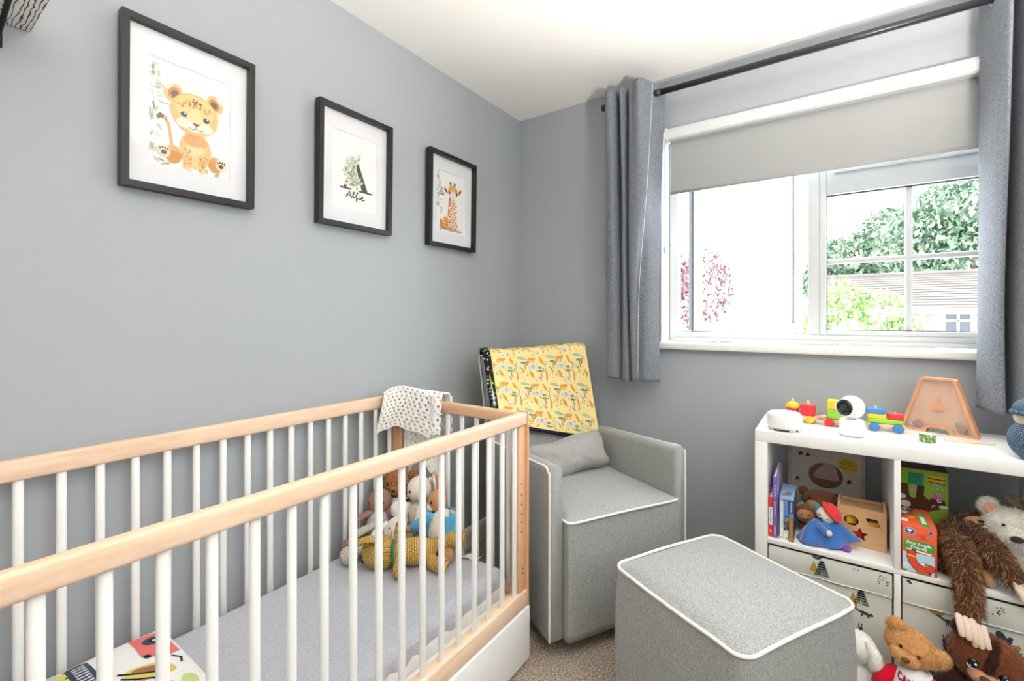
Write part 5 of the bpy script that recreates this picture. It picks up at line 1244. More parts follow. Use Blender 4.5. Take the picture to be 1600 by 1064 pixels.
# large ruler-edged gift book leaning on the wall, with a round window
gb = thing('gift_book', 'large cream book with a ruler edge and round window in the left cube', 'book', (1.472, -.052, LZ), 0, None, (math.radians(-4), 0, 0))
gw, gh, gt = .246, .262, .045; hx, hz, hr = .0, .143, .057
nH = 48
def rect_pt(a):
    c, s = math.cos(a), math.sin(a); k = 1 / max(abs(c) / (gw / 2), abs(s - 0) / (gh / 2) if s else 1e-9); return (c * k, s * k + gh / 2)
ang = [k / nH * 2 * PI for k in range(nH)] 
MB().ring([rect_pt(a) for a in ang], [(hx + math.cos(a) * hr, hz + math.sin(a) * hr * .86) for a in ang], 0, .004, R(90, 0, 0) @ T(0, 0, 0)).build('front_board', mat('cream_card', '#d5cfc2', .6, var=.02), gb)
A = []
for k in range(56): A.append(('p', [(-gw / 2 + .004 + k * .00425, gh - .012), (-gw / 2 + .0052 + k * .00425, gh - .012), (-gw / 2 + .0052 + k * .00425, gh - .002), (-gw / 2 + .004 + k * .00425, gh - .002)], '#a09a88'))
for k in range(58):
    for s in (-1, 1): x = s * (gw / 2 - .007); A.append(('p', [(x - .005, .006 + k * .0043), (x + .005, .006 + k * .0043), (x + .005, .0072 + k * .0043), (x - .005, .0072 + k * .0043)], '#a09a88'))
A += [('p', [(-gw / 2, gh - .014), (-gw / 2 + .013, gh - .014), (-gw / 2 + .013, gh), (-gw / 2, gh)], '#9aa588'), ('p', [(gw / 2 - .013, gh - .014), (gw / 2, gh - .014), (gw / 2, gh), (gw / 2 - .013, gh)], '#9aa588')]
A += [('e', .070, .196, .034, .027, -8, '#e6c93a')]
for x, z in ((-.085, .215), (-.06, .214), (-.095, .115), (.073, .132)): A += [('e', x, z, .005, .006, 0, '#55504a'), ('e', x + .007, z + .001, .004, .005, 30, '#6f6a60'), ('e', x + .003, z + .008, .003, .003, 0, '#3c3833')]
gm = planemap((0, -.0042, 0), (1, 0, 0), (0, 0, 1), (0, -1, 0)); mb = art(A, gm, h0=.0001, dh=.000004)
for k, tx in enumerate(('Guess', 'How Much', 'I Love You')): addtext(mb, tx, .0115, .070 + .001 * k, .2095 - k * .0125, gm, '#6b5a2a', -8, h=.0012)
mb.build('cover_print', INK, gb, kind='stuff')
MB().box((0, .006, gh / 2), (gw, .003, gh)).build('back_board', mat('grey_card', '#a59c92', .8), gb)
E_(gb, 'toy_in_window', (0, .001, .142), (.052, .004, .046), mat('brown_plush_in_window', '#8d6a50', .9, var=.2, vs=80), nu=24, nv=12)
MB().grid(lambda u, v: (-.030 + .075 * u - .01 * v, -.006 - .004 * math.sin(u * PI), .130 + .050 * math.sin(u * 2.4) * v + .012 * v), 10, 6).build('toy_ear_cloth', mat('dusty_pink_velour', '#c6a79a', .9), gb)
# brown bear behind
tb = plush('mid_brown_plush', '#7d4f30', .16, 120, .6); tbm = plush('tan_muzzle_plush', '#b98a60', .1, 140, .4)
b1 = thing('brown_teddy', 'brown plush bear with a tan muzzle slumped at the back of the left cube', 'soft toy', (1.455, -.175, LZ))
src = MB().ell((0, -.012, .084), (.060, .050, .043), R(0, -12, 0), 28, 18); src.build('head', tb, b1)
E_(b1, 'muzzle', (-.012, -.056, .072), (.034, .024, .024), tbm, R(0, 25, 0)); E_(b1, 'nose', (.010, -.076, .086), (.011, .007, .008), stitch, R(0, 25, 0)); TU(b1, 'mouth', [(-.026, -.076, .075), (-.014, -.080, .066), (.004, -.080, .066)], .0012, stitch, 6, 8)
E_(b1, 'eye', (.038, -.052, .094), .004, eyeb); E_(b1, 'eye', (-.030, -.050, .104), .004, eyeb)
for x, z in ((-.05, .112), (.052, .104)): E_(b1, 'ear', (x, .0, z), (.018, .010, .016), tb)
E_(b1, 'body', (0, .006, .040), (.052, .046, .042), tb); limb(b1, 'arm', [(-.05, -.03, .065), (-.062, -.055, .05)], [.017, .018], plush('pale_blue_sleeve', '#b7c0cc'))
for x in (-.035, .035): limb(b1, 'leg', [(x, -.03, .022), (x * 1.1, -.07, .022)], [.02, .021], tb)
# tan face toy beside the books
t2 = thing('tan_plush_head', 'small tan-faced brown plush toy beside the books', 'soft toy', (1.425, -.285, LZ))
E_(t2, 'head', (-.010, 0, .066), (.034, .030, .032), tb); E_(t2, 'face', (-.010, -.011, .064), (.029, .022, .027), plush('peach_plush', '#c08d63', .08, 150, .3))
E_(t2, 'body', (-.004, .006, .022), (.030, .028, .022), tb); TU(t2, 'smile', [(-.022, -.032, .060), (-.012, -.034, .055), (0, -.033, .060)], .0008, stitch, 6, 8)
for x in (-.020, .002): E_(t2, 'eye', (x, -.031, .072), .002, eyeb, nu=10, nv=8)
# comforter doll: red hat, blue velvet cloth
blv = mat('royal_blue_velvet', '#3b6cb4', rough=.85, spec=.1, var=.18, vs=22, bump=.15, bs=120, sheen=.9)
cf_ = thing('comforter', 'blue velvet comforter doll with a white face and red hat in the left cube', 'comforter', (1.470, -.355, LZ))
E_(cf_, 'head', (0.006, .005, .098), (.031, .026, .024), plush('white_face_velour', '#e6dcd0', .03, 180, .2), R(0, 28, 0))
def cap(u, v):
    a = u * 2 * PI; b = v * PI / 2
    p = Vector((math.cos(a) * .034 * math.cos(b), math.sin(a) * .032 * math.cos(b), .026 * math.sin(b)))
    return Matrix.Rotation(math.radians(48), 3, 'Y') @ p + Vector((.020, .006, .108))
MB().grid(cap, 26, 10, cu=True).build('red_hat', plush('red_felt', '#d63a38', .06, 160, .3), cf_); MB().tube([cap(k / 26, 0) for k in range(26)], .005, 8, closed=True).build('hat_brim', MATS['red_felt'], cf_)
E_(cf_, 'ear', (-.022, .004, .120), (.010, .008, .012), plush('teal_velour', '#4b7fa0', .05))
for x, z in ((-.012, .104), (.008, .093)): E_(cf_, 'eye', (x, -.019, z), .0024, eyeb, nu=10, nv=8)
E_(cf_, 'nose', (-.010, -.020, .091), (.003, .002, .002), stitch, nu=10, nv=8)
def cloth(u, v):
    a = u * 2 * PI; k = v
    r = .010 + k * (.052 + .014 * math.sin(a * 2 + .6) + .010 * math.sin(a * 5))
    x = math.cos(a) * r * 1.0 + .022 * k * max(0, math.cos(a - .1)) ** 3 * 1.0 - .004; y = math.sin(a) * r * .62 - .004
    z = .074 - .069 * k ** 1.3 + .012 * math.sin(k * PI) * (1 + .9 * math.sin(a * 5 + 1 + k * 3))  + .030 * k * max(0, math.cos(a - .1)) ** 3
    return (x, y, max(.004, z))
o = MB().grid(cloth, 70, 18, cu=True).build('velvet_cloth', blv, cf_); o.modifiers.new('thickness', 'SOLIDIFY').thickness = .004
TU(cf_, 'cloth_hem', [cloth(k / 70, 1) for k in range(71)], .0022, blv, 6)
limb(cf_, 'arm', [(-.012, -.020, .066), (.0, -.034, .058), (.010, -.036, .052)], [.011, .012, .010], blv); E_(cf_, 'hand', (.013, -.042, .056), (.009, .006, .010), MATS['white_face_velour'])
tr_ = thing('purple_ring_toy', 'knobbly purple plastic toy poking out from under the blue comforter', 'toy', (1.520, -.372, LZ), 30)
pm = mat('purple_plastic', '#7b46b8', .35)
MB().lathe([(0, -.022), (.006, -.022), (.008, -.018), (.006, -.014), (.009, -.010), (.006, -.005), (.009, 0), (.006, .005), (.009, .010), (.006, .015), (.008, .019), (.003, .022), (0, .022)], 20, T(0, 0, .010) @ R(0, 90, -50)).build('ribbed_stem', pm, tr_); MB().lathe([(0, -.0235), (.004, -.0235), (.0045, -.021), (0, -.021)], 16, T(0, 0, .010) @ R(0, 90, -50)).build('tip', pm, tr_)
# shape sorter
sr = thing('shape_sorter', 'wooden shape sorting box with geometric holes in the left cube', 'toy', (1.5735, -.258, LZ), -2.5)
sw_ = wood('sorter_beech', '#ddb287', '#c99b6e', (4, 30, 30), .5); sw2 = wood('sorter_beech_top', '#c9a577', '#b78f62', (4, 30, 30), .5)
bw, bd_, bh = .130, .104, .128
def holed(poly, w, h, n=64):   # plate with one hole
    cx = sum(p[0] for p in poly) / len(poly); cz = sum(p[1] for p in poly) / len(poly)
    return cx, cz
def plate_with_holes(w, h, holes, th, name, m, M, par):
    bm = bmesh.new(); from mathutils.geometry import tessellate_polygon, delaunay_2d_cdt
    pts = [Vector((0, 0)), Vector((w, 0)), Vector((w, h)), Vector((0, h))]; ed = [(0, 1), (1, 2), (2, 3), (3, 0)]
    for hp in holes:
        o = len(pts); pts += [Vector(p) for p in hp]; ed += [(o + i, o + (i + 1) % len(hp)) for i in range(len(hp))]
    vs, es, fs, *_ = delaunay_2d_cdt(pts, ed, [], 0, 1e-6)
    def inside(p, poly):
        c = False; n = len(poly)
        for i in range(n):
            (x1, y1), (x2, y2) = poly[i], poly[(i + 1) % n]
            if (y1 > p[1]) != (y2 > p[1]) and p[0] < (x2 - x1) * (p[1] - y1) / (y2 - y1) + x1: c = not c
        return c
    F = []
    for f in fs:
        c = sum((vs[i] for i in f), Vector((0, 0))) / len(f)
        if not any(inside(c, hp) for hp in holes): F.append(tuple(f))
    n = len(vs); V = [(v.x, v.y, 0) for v in vs] + [(v.x, v.y, th) for v in vs]
    FF = [f[::-1] for f in F] + [tuple(i + n for i in f) for f in F]
    for a, b in ed: FF.append((a, b, b + n, a + n))
    bm.free(); return MB().add(V, FF, M, smooth=False).build(name, m, par)
oct_ = [(.038 + math.cos(a) * .021, .082 + math.sin(a) * .019) for a in [(k + .5) / 8 * 2 * PI for k in range(8)]]
para = [(.076, .100), (.106, .100), (.116, .076), (.086, .076)]
star = [(.061 + math.cos(PI / 2 + k * PI / 5) * (.024 if k % 2 == 0 else .0115), .040 + math.sin(PI / 2 + k * PI / 5) * (.024 if k % 2 == 0 else .0115)) for k in range(10)]
plate_with_holes(bw, bh, [oct_, para, star], .008, 'front_panel', sw_, T(-bw / 2, -bd_ / 2 + .008, 0) @ R(90, 0, 0), sr)
MB().box((0, bd_ / 2 - .004, bh / 2), (bw, .008, bh), .001).build('back_panel', sw_, sr)
for s in (-1, 1): MB().box((s * (bw / 2 - .004), 0, bh / 2 + .004), (.008, bd_ - .016, bh + .008), .001).build('side_panel', sw_, sr)
MB().box((0, 0, .004), (bw - .016, bd_ - .016, .008)).build('floor_panel', sw_, sr)
plate_with_holes(bw - .018, bd_ - .018, [[(.018, .060), (.048, .060), (.048, .070), (.018, .070)], [(.062, .060), (.094, .060), (.094, .070), (.062, .070)], [(.042, .030), (.072, .030), (.057, .016)]], .006, 'sliding_lid', sw2, T(-bw / 2 + .009, -bd_ / 2 + .009, bh - .012), sr)
tealb = toyc('toy_teal', '#2f6f86')
MB().box((0, .030, .055), (.108, .012, .094), .002).build('dark_inner_slab', mat('dark_inside', '#3a3632', .9), sr)  # dark slab set inside the box, behind the front holes
for c, s, m, r in (((-.032, -.018, .080), (.030, .030, .030), YEL, 20), ((.034, -.022, .072), (.034, .026, .022), YEL, 0), ((-.010, -.020, .036), (.032, .028, .030), RED, 10), ((.038, -.010, .030), (.03, .03, .03), GRN, 30), ((.016, .012, .09), (.028, .02, .03), tealb, 0)):
    bb_ = thing('shape_block', {0: 'yellow block behind the slanted hole of the shape sorter', 20: 'yellow block behind the round hole of the shape sorter', 10: 'red block behind the star hole of the shape sorter', 30: 'green block in the bottom of the shape sorter'}.get(r if m is not tealb else 99, 'teal block inside the back of the shape sorter'), 'toy block', Vector(sr.location) + Vector(c), 0, 'blocks inside the shape sorter')
    MB().box((0, 0, 0), s, .002, M=R(0, 0, r)).box((0, 0, s[2] / 2), (s[0] * .6, s[1] * .6, .001), .0, M=R(0, 0, r)).build('painted_cube', m, bb_)
# ============================================================ RIGHT CUBE
# game box, orange
ob1 = thing('game_box', 'orange First Jungle Friends game box at the front of the right cube', 'box', (1.6640, -.412, LZ))
ow_, od_, oh_ = .078, .165, .141
orange = cv('orange_card', '#e2603f')
MB().box((ow_ / 2, od_ / 2, oh_ / 2), (ow_, od_, oh_), .0008).build('carton', orange, ob1)
gm = planemap((0, -.0002, 0), (1, 0, 0), (0, 0, 1), (0, -1, 0))
A = [('p', [(.001, .002), (.073, .002), (.073, .060), (.001, .060)], '#bfe0ee'), ('e', .017, .123, .0125, .011, 0, '#f2f2f0'), ('e', .017, .123, .0115, .010, 0, '#2f5fa8'), ('e', .017, .126, .006, .004, 0, '#f2f2f0'), ('p', [(.0155, .117), (.0185, .117), (.0178, .124), (.0162, .124)], '#f2f2f0'), ('e', .064, .128, .0065, .005, 0, '#f2f2f0'), ('e', .064, .128, .0058, .0043, 0, '#33528f')]
# little chameleon, green title panel, blue strip
A += [('e', .050, .112, .011, .006, -10, '#d9533a'), ('e', .060, .110, .007, .006, 0, '#e58a3f'), ('e', .060, .110, .004, .0035, 0, '#d9533a'), ('l', [(.041, .113), (.033, .112)], .0022, '#d9533a'), ('l', [(.046, .107), (.044, .103)], .0016, '#b8402c'), ('l', [(.054, .107), (.055, .102)], .0016, '#b8402c')]
A += [('p', [(.002, .073), (.004, .099), (.071, .095), (.073, .092), (.073, .073), (.070, .069), (.004, .070)], '#56a24a'), ('p', [(.010, .067), (.066, .061), (.066, .066), (.010, .072)], '#f2f2f0'), ('e', .026, .067, .006, .0045, 0, '#2f4fa0')]
# snake
A += [('l', [(.021, .061), (.021, .047), (.025, .033), (.034, .021), (.046, .014), (.058, .013)], .0205, '#1d1b1b'), ('e', .057, .021, .0185, .013, 12, '#1d1b1b'), ('l', [(.021, .061), (.021, .047), (.025, .033), (.034, .021), (.046, .014), (.056, .013)], .0175, '#e2503c'), ('e', .057, .021, .017, .0115, 12, '#e2503c'), ('l', [(.013, .052), (.029, .050)], .005, '#f3bb45'), ('e', .050, .033, .0085, .0065, 0, '#1d1b1b'), ('e', .050, .033, .0075, .0056, 0, '#f7f7f5'), ('e', .053, .033, .0035, .0036, 0, '#1d1b1b'), ('e', .0535, .0345, .001, .001, 0, '#ffffff'), ('l', [(.050, .018), (.056, .011), (.066, .012)], .001, '#6a1c14')]
A += [('e', .010, .020, .0085, .010, 0, '#dff0f7'), ('p', [(.001, .002), (.012, .002), (.009, .008), (.001, .008)], '#8aa53f'), ('p', [(.030, .002), (.064, .002), (.060, .008), (.034, .010)], '#b5744f')]
mb = art(A, gm, h0=.0001, dh=.00004)
addtext(mb, 'First Jungle', .0125, .0375, .0885, gm, '#f7f7f5', -3, h=.0022, bold=.0003); addtext(mb, 'Friends', .0125, .0375, .0775, gm, '#f7f7f5', -3, h=.0022, bold=.0003)
mb.build('front_print', INK, ob1)
tm = planemap((0, 0, oh_ + .0002), (1, 0, 0), (0, 1, 0), (0, 0, 1)); A = [('p', [(.045, .006), (.064, .006), (.064, .120), (.045, .120)], '#56a24a'), ('p', [(.049, .03), (.060, .03), (.060, .09), (.049, .09)], '#e8f0e4'), ('e', .014, .12, .010, .02, 0, '#f0d9c9'), ('e', .030, .07, .008, .012, 0, '#e9b63a'), ('e', .010, .04, .009, .014, 0, '#efece4'), ('e', .028, .15, .016, .012, 0, '#8d8a84'), ('e', .012, .09, .006, .012, 0, '#7a4a3a')]
q = random.Random(6)
for k in range(26): A.append(('e', q.uniform(.004, .04), q.uniform(.09, .16), .0035, .005, q.uniform(0, 90), q.choice(['#f2eee6', '#5f5a52', '#b9b2a6', '#3d3a36'])))
art(A, tm).build('top_print', INK, ob1)
# green puzzle box with a brown animal
gbx = thing('puzzle_box', 'tall green puzzle box with a brown cartoon animal behind the orange game box', 'box', (1.6640, -.200, LZ))
MB().box((.068, .055, .130), (.136, .11, .258), .0008).build('carton', cv('lime_card', '#8db63a'), gbx); MB().box((.068, .055, .2595), (.1365, .1105, .003), .0005).build('maroon_lid_face', cv('maroon_card', '#5a2a3c'), gbx)
gm = planemap((0, -.0002, 0), (1, 0, 0), (0, 0, 1), (0, -1, 0)); dk = '#5a3a2a'
A = [('p', [(.037, .206), (.076, .206), (.076, .246), (.037, .246)], '#3f9a5e'), ('l', [(.048, .236), (.062, .236), (.066, .226), (.058, .216), (.048, .218)], .005, '#4d7fa0')]
A += [('p', [(.0, .152), (.014, .206), (.036, .206), (.040, .170), (.055, .150), (.060, .206), (.078, .206), (.076, .175), (.090, .160), (.104, .168), (.118, .170), (.128, .150), (.120, .138), (.100, .130), (.080, .118), (.040, .116), (.012, .126)], dk), ('e', .05, .138, .05, .024, 0, dk), ('e', .020, .162, .012, .009, 0, '#e9e5df'), ('e', .030, .138, .014, .011, 0, '#e9e5df'), ('e', .006, .145, .008, .010, 20, '#f2f0ea'), ('e', .110, .158, .020, .015, -10, dk), ('e', .108, .176, .012, .009, 0, '#d873a0'), ('e', .112, .184, .007, .005, 0, '#e38fb5'), ('p', [(.044, .184), (.058, .184), (.058, .196), (.044, .196)], '#e08cb8'), ('p', [(.094, .135), (.106, .146), (.104, .150), (.096, .146)], '#d873a0'), ('e', .114, .164, .006, .006, 0, '#f2f0ea'), ('e', .115, .165, .003, .003, 0, '#241a16'), ('e', .124, .146, .012, .005, 5, '#f2f0ea')]
for k in range(2): A += [('p', [(.088, .224 + k * .012), (.128, .222 + k * .012), (.128, .230 + k * .012), (.088, .232 + k * .012)], '#f2c53a'), ('l', [(.088, .223 + k * .012), (.098, .221 + k * .012), (.108, .2225 + k * .012), (.118, .220 + k * .012), (.128, .2215 + k * .012)], .003, '#2f2a22')]
for k in range(3): A += [('l', [(.100 + k * .009, .218), (.100 + k * .009, .209)], .003, '#9cc6d8'), ('e', .098 + k * .012, .203, .003, .002, 0, '#eef3ea')]
art(A, gm, h0=.0001, dh=.00002).build('front_print', INK, gbx)
# sloth
slm = plush('dark_sloth_base', '#4a3022', .2, 90, .8); clm = plush('cream_claw_velour', '#e3cfbf', .05, 160, .25)
sl = thing('plush_sloth', 'shaggy brown plush sloth with cream claws hanging out of the right cube', 'soft toy', (1.80, -.33, LZ))
B = Vector(sl.location)
body = MB().ell(W(1.812, -.315, .475), (.062, .058, .068), nu=24, nv=16); body.build('body', slm, sl)
headm = MB().ell(W(1.842, -.268, .528), (.044, .036, .034), R(0, 0, 10), 20, 14); headm.build('head', slm, sl)
E_(sl, 'face', W(1.846, -.295, .543), (.028, .016, .019), plush('tan_sloth_face', '#b58a66', .08)); TU(sl, 'mouth', [W(1.828, -.309, .553), W(1.840, -.313, .547), W(1.854, -.312, .545), W(1.862, -.308, .552)], .0012, stitch, 6, 10); E_(sl, 'nose', W(1.853, -.312, .556), (.007, .004, .004), eyeb)
armA = MB().tube([W(1.790, -.335, .500), W(1.792, -.385, .490), W(1.796, -.432, .460), W(1.800, -.452, .415), W(1.800, -.462, .385), W(1.800, -.480, .350)], [.028, .029, .026, .025, .024, .021], 16, n=24); armA.build('arm', slm, sl)
armB = MB().tube([W(1.850, -.335, .515), W(1.872, -.375, .490), W(1.892, -.402, .455), W(1.902, -.418, .432)], [.024, .026, .022, .018], 14, n=16); armB.build('arm', slm, sl)
legm = MB().tube([W(1.79, -.31, .435), W(1.775, -.35, .428), W(1.772, -.375, .422)], [.026, .024, .020], 14, n=12); legm.build('leg', slm, sl)
limb(sl, 'foot', [W(1.852, -.372, .425), W(1.855, -.392, .412)], [.015, .012], plush('tan_sloth_face', '#b58a66'))
brn = ['#5c3b28', '#714b33', '#8a6042', '#452d20', '#a57a54', '#644228', '#c09668']
fur(body, 2600, .026, .0016, brn[:6], sl, 'body_fur', .5, 1); fur(headm, 900, .016, .0014, brn[:4], sl, 'head_fur', .3, 2); fur(armA, 4600, .016, .0014, brn, sl, 'arm_fur', .55, 3, flow=(0, 0, -.5)); fur(armB, 2000, .015, .0014, brn, sl, 'arm_fur', .5, 4, flow=(.2, -.2, -.5)); fur(legm, 1100, .018, .0015, brn, sl, 'leg_fur', .5, 5)
for k in range(3):
    limb(sl, 'claw', [W(1.771 + k * .0135, -.502, .348 - k * .002), W(1.773 + k * .0135, -.516, .330 - k * .003), W(1.775 + k * .0135, -.522, .310 - k * .005)], [.0075, .0082, .0066], clm, 10)
for k in range(3):
    limb(sl, 'claw', [W(1.795 + k * .0125, -.500, .334), W(1.798 + k * .0125, -.514, .312 - k * .001), W(1.801 + k * .0125, -.520, .290 + (k == 2) * .003)], [.007, .0076, .006], clm, 10)
for k in range(3):
    limb(sl, 'claw', [W(1.893 + k * .012, -.424, .442), W(1.902 + k * .012, -.438, .425), W(1.912 + k * .012, -.442, .400)], [.0065, .0075, .006], clm, 10)
# white terrier
wd = thing('plush_terrier', 'woolly white plush dog with a brown nose at the right of the right cube', 'soft toy', (1.915, -.25, LZ))
B = Vector(wd.location) + Vector((.010, 0, 0)); wm = plush('woolly_white_plush', '#e8e4dc', .12, 110, .9)
hd_ = MB().ell(W(1.925, -.298, .553), (.058, .050, .050), nu=26, nv=18); hd_.build('head', wm, wd); mz = MB().ell(W(1.925, -.343, .540), (.036, .032, .030), nu=20, nv=14); mz.build('muzzle', wm, wd)
e1 = MB().ell(W(1.882, -.288, .600), (.026, .014, .026), R(0, -25, 15), 18, 12); e1.build('ear', wm, wd); E_(wd, 'inner_ear', W(1.884, -.301, .597), (.017, .006, .017), plush('peach_inner_ear', '#d9a68d', .08), R(0, -25, 15))
e2 = MB().ell(W(1.940, -.252, .605), (.022, .014, .026), None, 16, 12); e2.build('ear', plush('grey_brown_plush', '#8d8171', .2), wd)
E_(wd, 'eye', W(1.900, -.352, .570), .0042, eyeb); E_(wd, 'eye', W(1.945, -.356, .570), .0042, eyeb); E_(wd, 'nose', W(1.921, -.377, .543), (.014, .009, .009), stitch)
bd2 = MB().ell(W(1.925, -.235, .456), (.056, .056, .058), nu=22, nv=16); bd2.build('body', wm, wd)
MB().tube([W(1.890, -.32, .575), W(1.878, -.30, .580), W(1.868, -.29, .568)], .0025, 6, n=10).build('red_ribbon', mat('red_ribbon', '#8f2b35', .6), wd)
for x in (1.90, 1.955): limb(wd, 'leg', [W(x, -.275, .425), W(x + .004, -.31, .418)], [.02, .019], wm)
wc_ = ['#f2efe8', '#e6e1d7', '#faf8f3', '#dcd6ca']
fur(hd_, 2600, .009, .0016, wc_, wd, 'head_fur', .1, 7, .9); fur(mz, 1200, .009, .0016, wc_, wd, 'muzzle_fur', .1, 8, .9); fur(e1, 500, .007, .0016, wc_, wd, 'ear_fur', .1, 9, .9); fur(e2, 600, .010, .0014, ['#8d8171', '#a39684', '#776b5c'], wd, 'ear_fur', .1, 10, .7)
# ============================================================ SOFT TOYS ON THE FLOOR
# tan teddy in a red and white shirt
td = thing('teddy_bear', 'tan teddy bear in a red and white Canada shirt on the floor', 'teddy bear', (1.672, -.520, 0), -8)
tp_ = plush('golden_tan_plush', '#d4a066', .16, 130, .6); Mh = T(0, 0, .236) @ R(8, 20, 0) @ Matrix.Scale(.86, 4)
hm = MB().ell((0, 0, 0), (.066, .054, .047), Mh, 32, 20, lambda p: 1 + .05 * max(0, -p.z)); hm.build('head', tp_, td)
mzm = MB().ell((0, 0, 0), (.040, .028, .025), Mh @ T(-.006, -.044, -.014), 22, 14); mzm.build('muzzle', tp_, td)
def pt(M, *p): return M @ Vector(p)
E_(td, 'nose', pt(Mh, -.006, -.074, -.006), (.0095, .006, .0075), mat('brown_velvet_nose', '#7a4a30', .7)); 
for x in (-.028, .018): E_(td, 'eye', pt(Mh, x, -.051, .014), .0042, eyeb)
ears = MB().ell((0, 0, 0), (.026, .016, .025), Mh @ T(-.052, .002, .038) @ R(0, -20, 0), 18, 12); ears.build('ear', tp_, td); ears2 = MB().ell((0, 0, 0), (.027, .018, .034), Mh @ T(.062, -.002, .014) @ R(0, 30, 0), 18, 12); ears2.build('ear', tp_, td)
gold = ['#d9a66c', '#e2b47c', '#cc965a', '#e9c08c', '#d6a063']
fur(hm, 5200, .0075, .0011, gold, td, 'head_fur', .2, 11, .7); fur(mzm, 1300, .006, .001, gold, td, 'muzzle_fur', .2, 12, .7); fur(ears, 900, .0075, .001, gold, td, 'ear_fur', .2, 13, .7); fur(ears2, 900, .0075, .001, gold, td, 'ear_fur', .2, 14, .7)
shw = fabric('white_jersey_shirt', '#dfdfe4', .06, 300, .3); shr = fabric('red_jersey', '#c8102e', .08, 300, .3)
E_(td, 'shirt', (.006, -.030, .122), (.056, .052, .075), shw, None, 30, 20)
MB().tube([(.006 + math.cos(a) * .034, -.022 + math.sin(a) * .030, .176 + .004 * math.cos(a)) for a in [k / 24 * 2 * PI for k in range(24)]], .006, 8, closed=True).build('collar', shw, td)
for s in (-1, 1): limb(td, 'sleeve', [(.006 + s * .040, -.030, .158), (.006 + s * .058, -.040, .136), (.006 + s * .066, -.044, .122)], [.024, .026, .026], shr); limb(td, 'paw', [(.006 + s * .070, -.048, .112), (.006 + s * .078, -.058, .092)], [.022, .022], tp_)
for s in (-1, 1): limb(td, 'leg', [(.006 + s * .034, -.03, .036), (.006 + s * .05, -.085, .034)], [.034, .033], tp_)
def shm(x, y, h):   # wraps the lettering round the chest
    zz = .122 + y; kz = math.sqrt(max(.05, 1 - (y / .075) ** 2)); a = x / (.054 * kz)
    return Vector((.006 + math.sin(a) * (.056 * kz + h), -.030 - math.cos(a) * (.052 * kz + h), zz))
mb = MB()
for k, (chh, s) in enumerate(zip('CANADA', (1.25, 1.15, 1.0, 1.0, 1.15, 1.25))):
    V, F = textmesh(chh, .016, bold=.0006)
    for off, col in ((.0010, '#7d1526'), (.0016, '#b3162f')):
        mb.add([shm(-.029 + k * .0118 + v.x * .95 + (.0008 if off < .0012 else 0), .052 - .003 * k * .4 + (v.y * s * 1.1) - (.0008 if off < .0012 else 0), off) for v in V], F, col=lin(col), smooth=False)
mb.build('shirt_lettering', INK, td)
# dark brown bear with big embroidered eyes
db = thing('brown_bear', 'dark brown plush bear with a tan snout and big shiny eyes on the floor', 'soft toy', (1.832, -.482, 0), -10)
dm = plush('dark_brown_plush', '#6f3e24', .22, 90, .7); dmm = plush('darkest_brown_plush', '#3a2118', .15, 100, .6); Mh = T(0, 0, .240) @ R(2, 13, 0)
hm = MB().ell((0, 0, 0), (.082, .054, .070), Mh, 32, 22); hm.build('head', dm, db)
MB().ell((0, 0, 0), (.017, .018, .044), Mh @ T(.0, -.033, .028) @ R(-26, 0, 0), 22, 16).build('forehead_stripe', dmm, db)
fur(MB().ell((0, 0, 0), (.017, .018, .044), Mh @ T(.0, -.033, .028) @ R(-26, 0, 0), 22, 16), 1500, .006, .0012, ['#3a2118', '#442619', '#2f1a13'], db, 'forehead_fur', .2, 23, .7)
sn = MB().ell((0, 0, 0), (.034, .022, .022), Mh @ T(.0, -.046, -.026), 24, 16); sn.build('snout', plush('tan_velour_snout', '#c08f6e', .06, 160, .2), db)
E_(db, 'nose', pt(Mh, 0, -.067, -.019), (.013, .007, .009), mat('brown_velour_nose', '#5b3b2c', .8), R(0, 22, 0))
for x in (-.029, .029):
    e_ = E_(db, 'eye', pt(Mh, x, -.0545, .002), (.0105, .005, .0125), eyeb, R(0, 22, 0)); E_(db, 'eye_white', pt(Mh, x - .001, -.0553, -.006), (.0095, .0044, .0075), eyew, R(0, 22, 0)); E_(db, 'eye_pupil', pt(Mh, x, -.0577, .0015), (.0092, .0036, .0105), eyeb, R(0, 22, 0))
    E_(db, 'eye_glint', pt(Mh, x + .004, -.0615, .006), (.0028, .0012, .0030), eyew); E_(db, 'eye_glint', pt(Mh, x - .0045, -.0611, -.003), (.0016, .001, .0018), eyew)
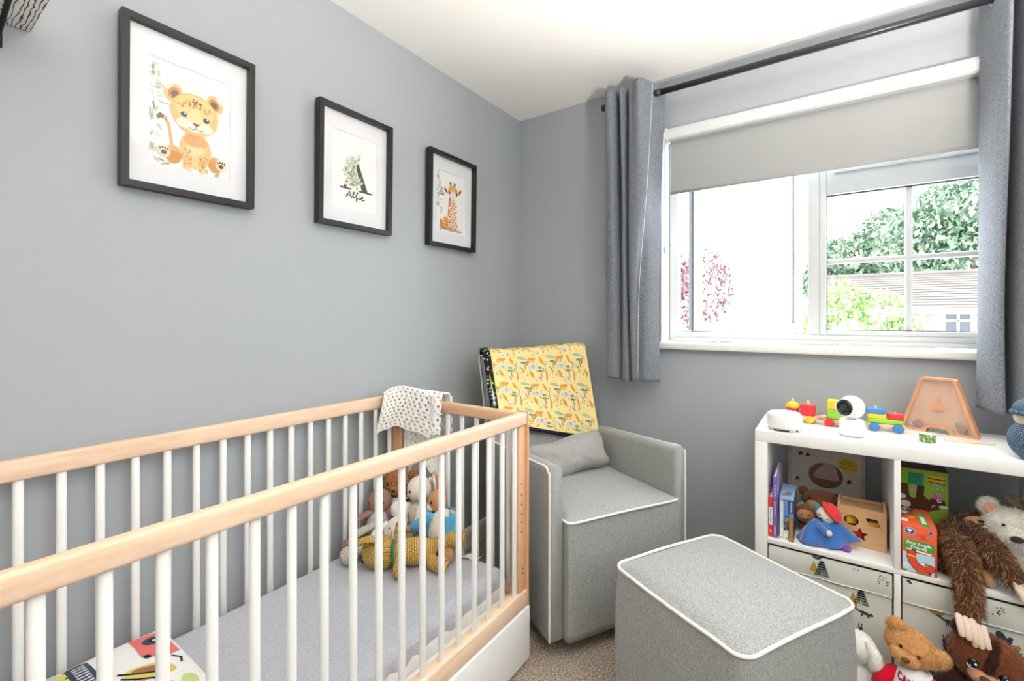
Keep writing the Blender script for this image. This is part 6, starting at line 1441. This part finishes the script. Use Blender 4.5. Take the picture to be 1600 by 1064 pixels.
for x, z in ((-.066, .052), (.074, .046)): E_(db, 'ear', pt(Mh, x, .0, z), (.022, .014, .022), dmm, R(0, 22, 0))
fur(hm, 4200, .006, .0012, ['#7a4526', '#6b3a20', '#8a5230', '#5a2f1a', '#9a6038'], db, 'head_fur', .2, 21, .8)
E_(db, 'body', (.01, .004, .098), (.066, .052, .09), dm)
for s in (-1, 1): limb(db, 'arm', [(s * .055, -.005, .175), (s * .085, -.02, .14), (s * .09, -.03, .11)], [.024, .026, .025], dmm); limb(db, 'leg', [(s * .04, -.03, .034), (s * .06, -.075, .034)], [.033, .033], dm)
# white plush half hidden by the footstool
wp = thing('white_plush', 'white long-eared plush toy half hidden behind the footstool', 'soft toy', (1.552, -.505, 0), -6)
wm2 = plush('snow_white_plush', '#f0efeb', .04, 120, .6)
hm = MB().ell((.004, 0, .178), (.042, .040, .044), None, 26, 18); hm.build('head', wm2, wp); er = MB().tube([(.024, -.018, .212), (.040, -.028, .188), (.044, -.030, .160), (.036, -.030, .142)], [.010, .016, .018, .010], 12, n=12); er.build('ear', wm2, wp)
E_(wp, 'ear', (-.034, -.016, .175), (.014, .016, .034), wm2)
bm_ = MB().ell((0, .004, .075), (.050, .046, .075), None, 26, 18); bm_.build('body', wm2, wp); limb(wp, 'arm', [(.036, -.014, .12), (.052, -.034, .085), (.055, -.045, .06)], [.018, .019, .018], wm2); limb(wp, 'arm', [(-.036, -.014, .12), (-.05, -.034, .085)], [.018, .018], wm2)
for s in (-1, 1): limb(wp, 'leg', [(s * .024, -.03, .024), (s * .03, -.075, .024)], [.024, .023], wm2)
E_(wp, 'eye', (-.012, -.040, .186), .003, eyeb, nu=10, nv=8); E_(wp, 'nose', (.002, -.042, .176), (.004, .003, .003), MATS['pink_stitch'], nu=10, nv=8)
wcc = ['#f3f2ee', '#e9e7e2', '#fbfaf7']; fur(hm, 1500, .005, .001, wcc, wp, 'head_fur', .2, 31, .8); fur(er, 700, .005, .001, wcc, wp, 'ear_fur', .2, 32, .8)
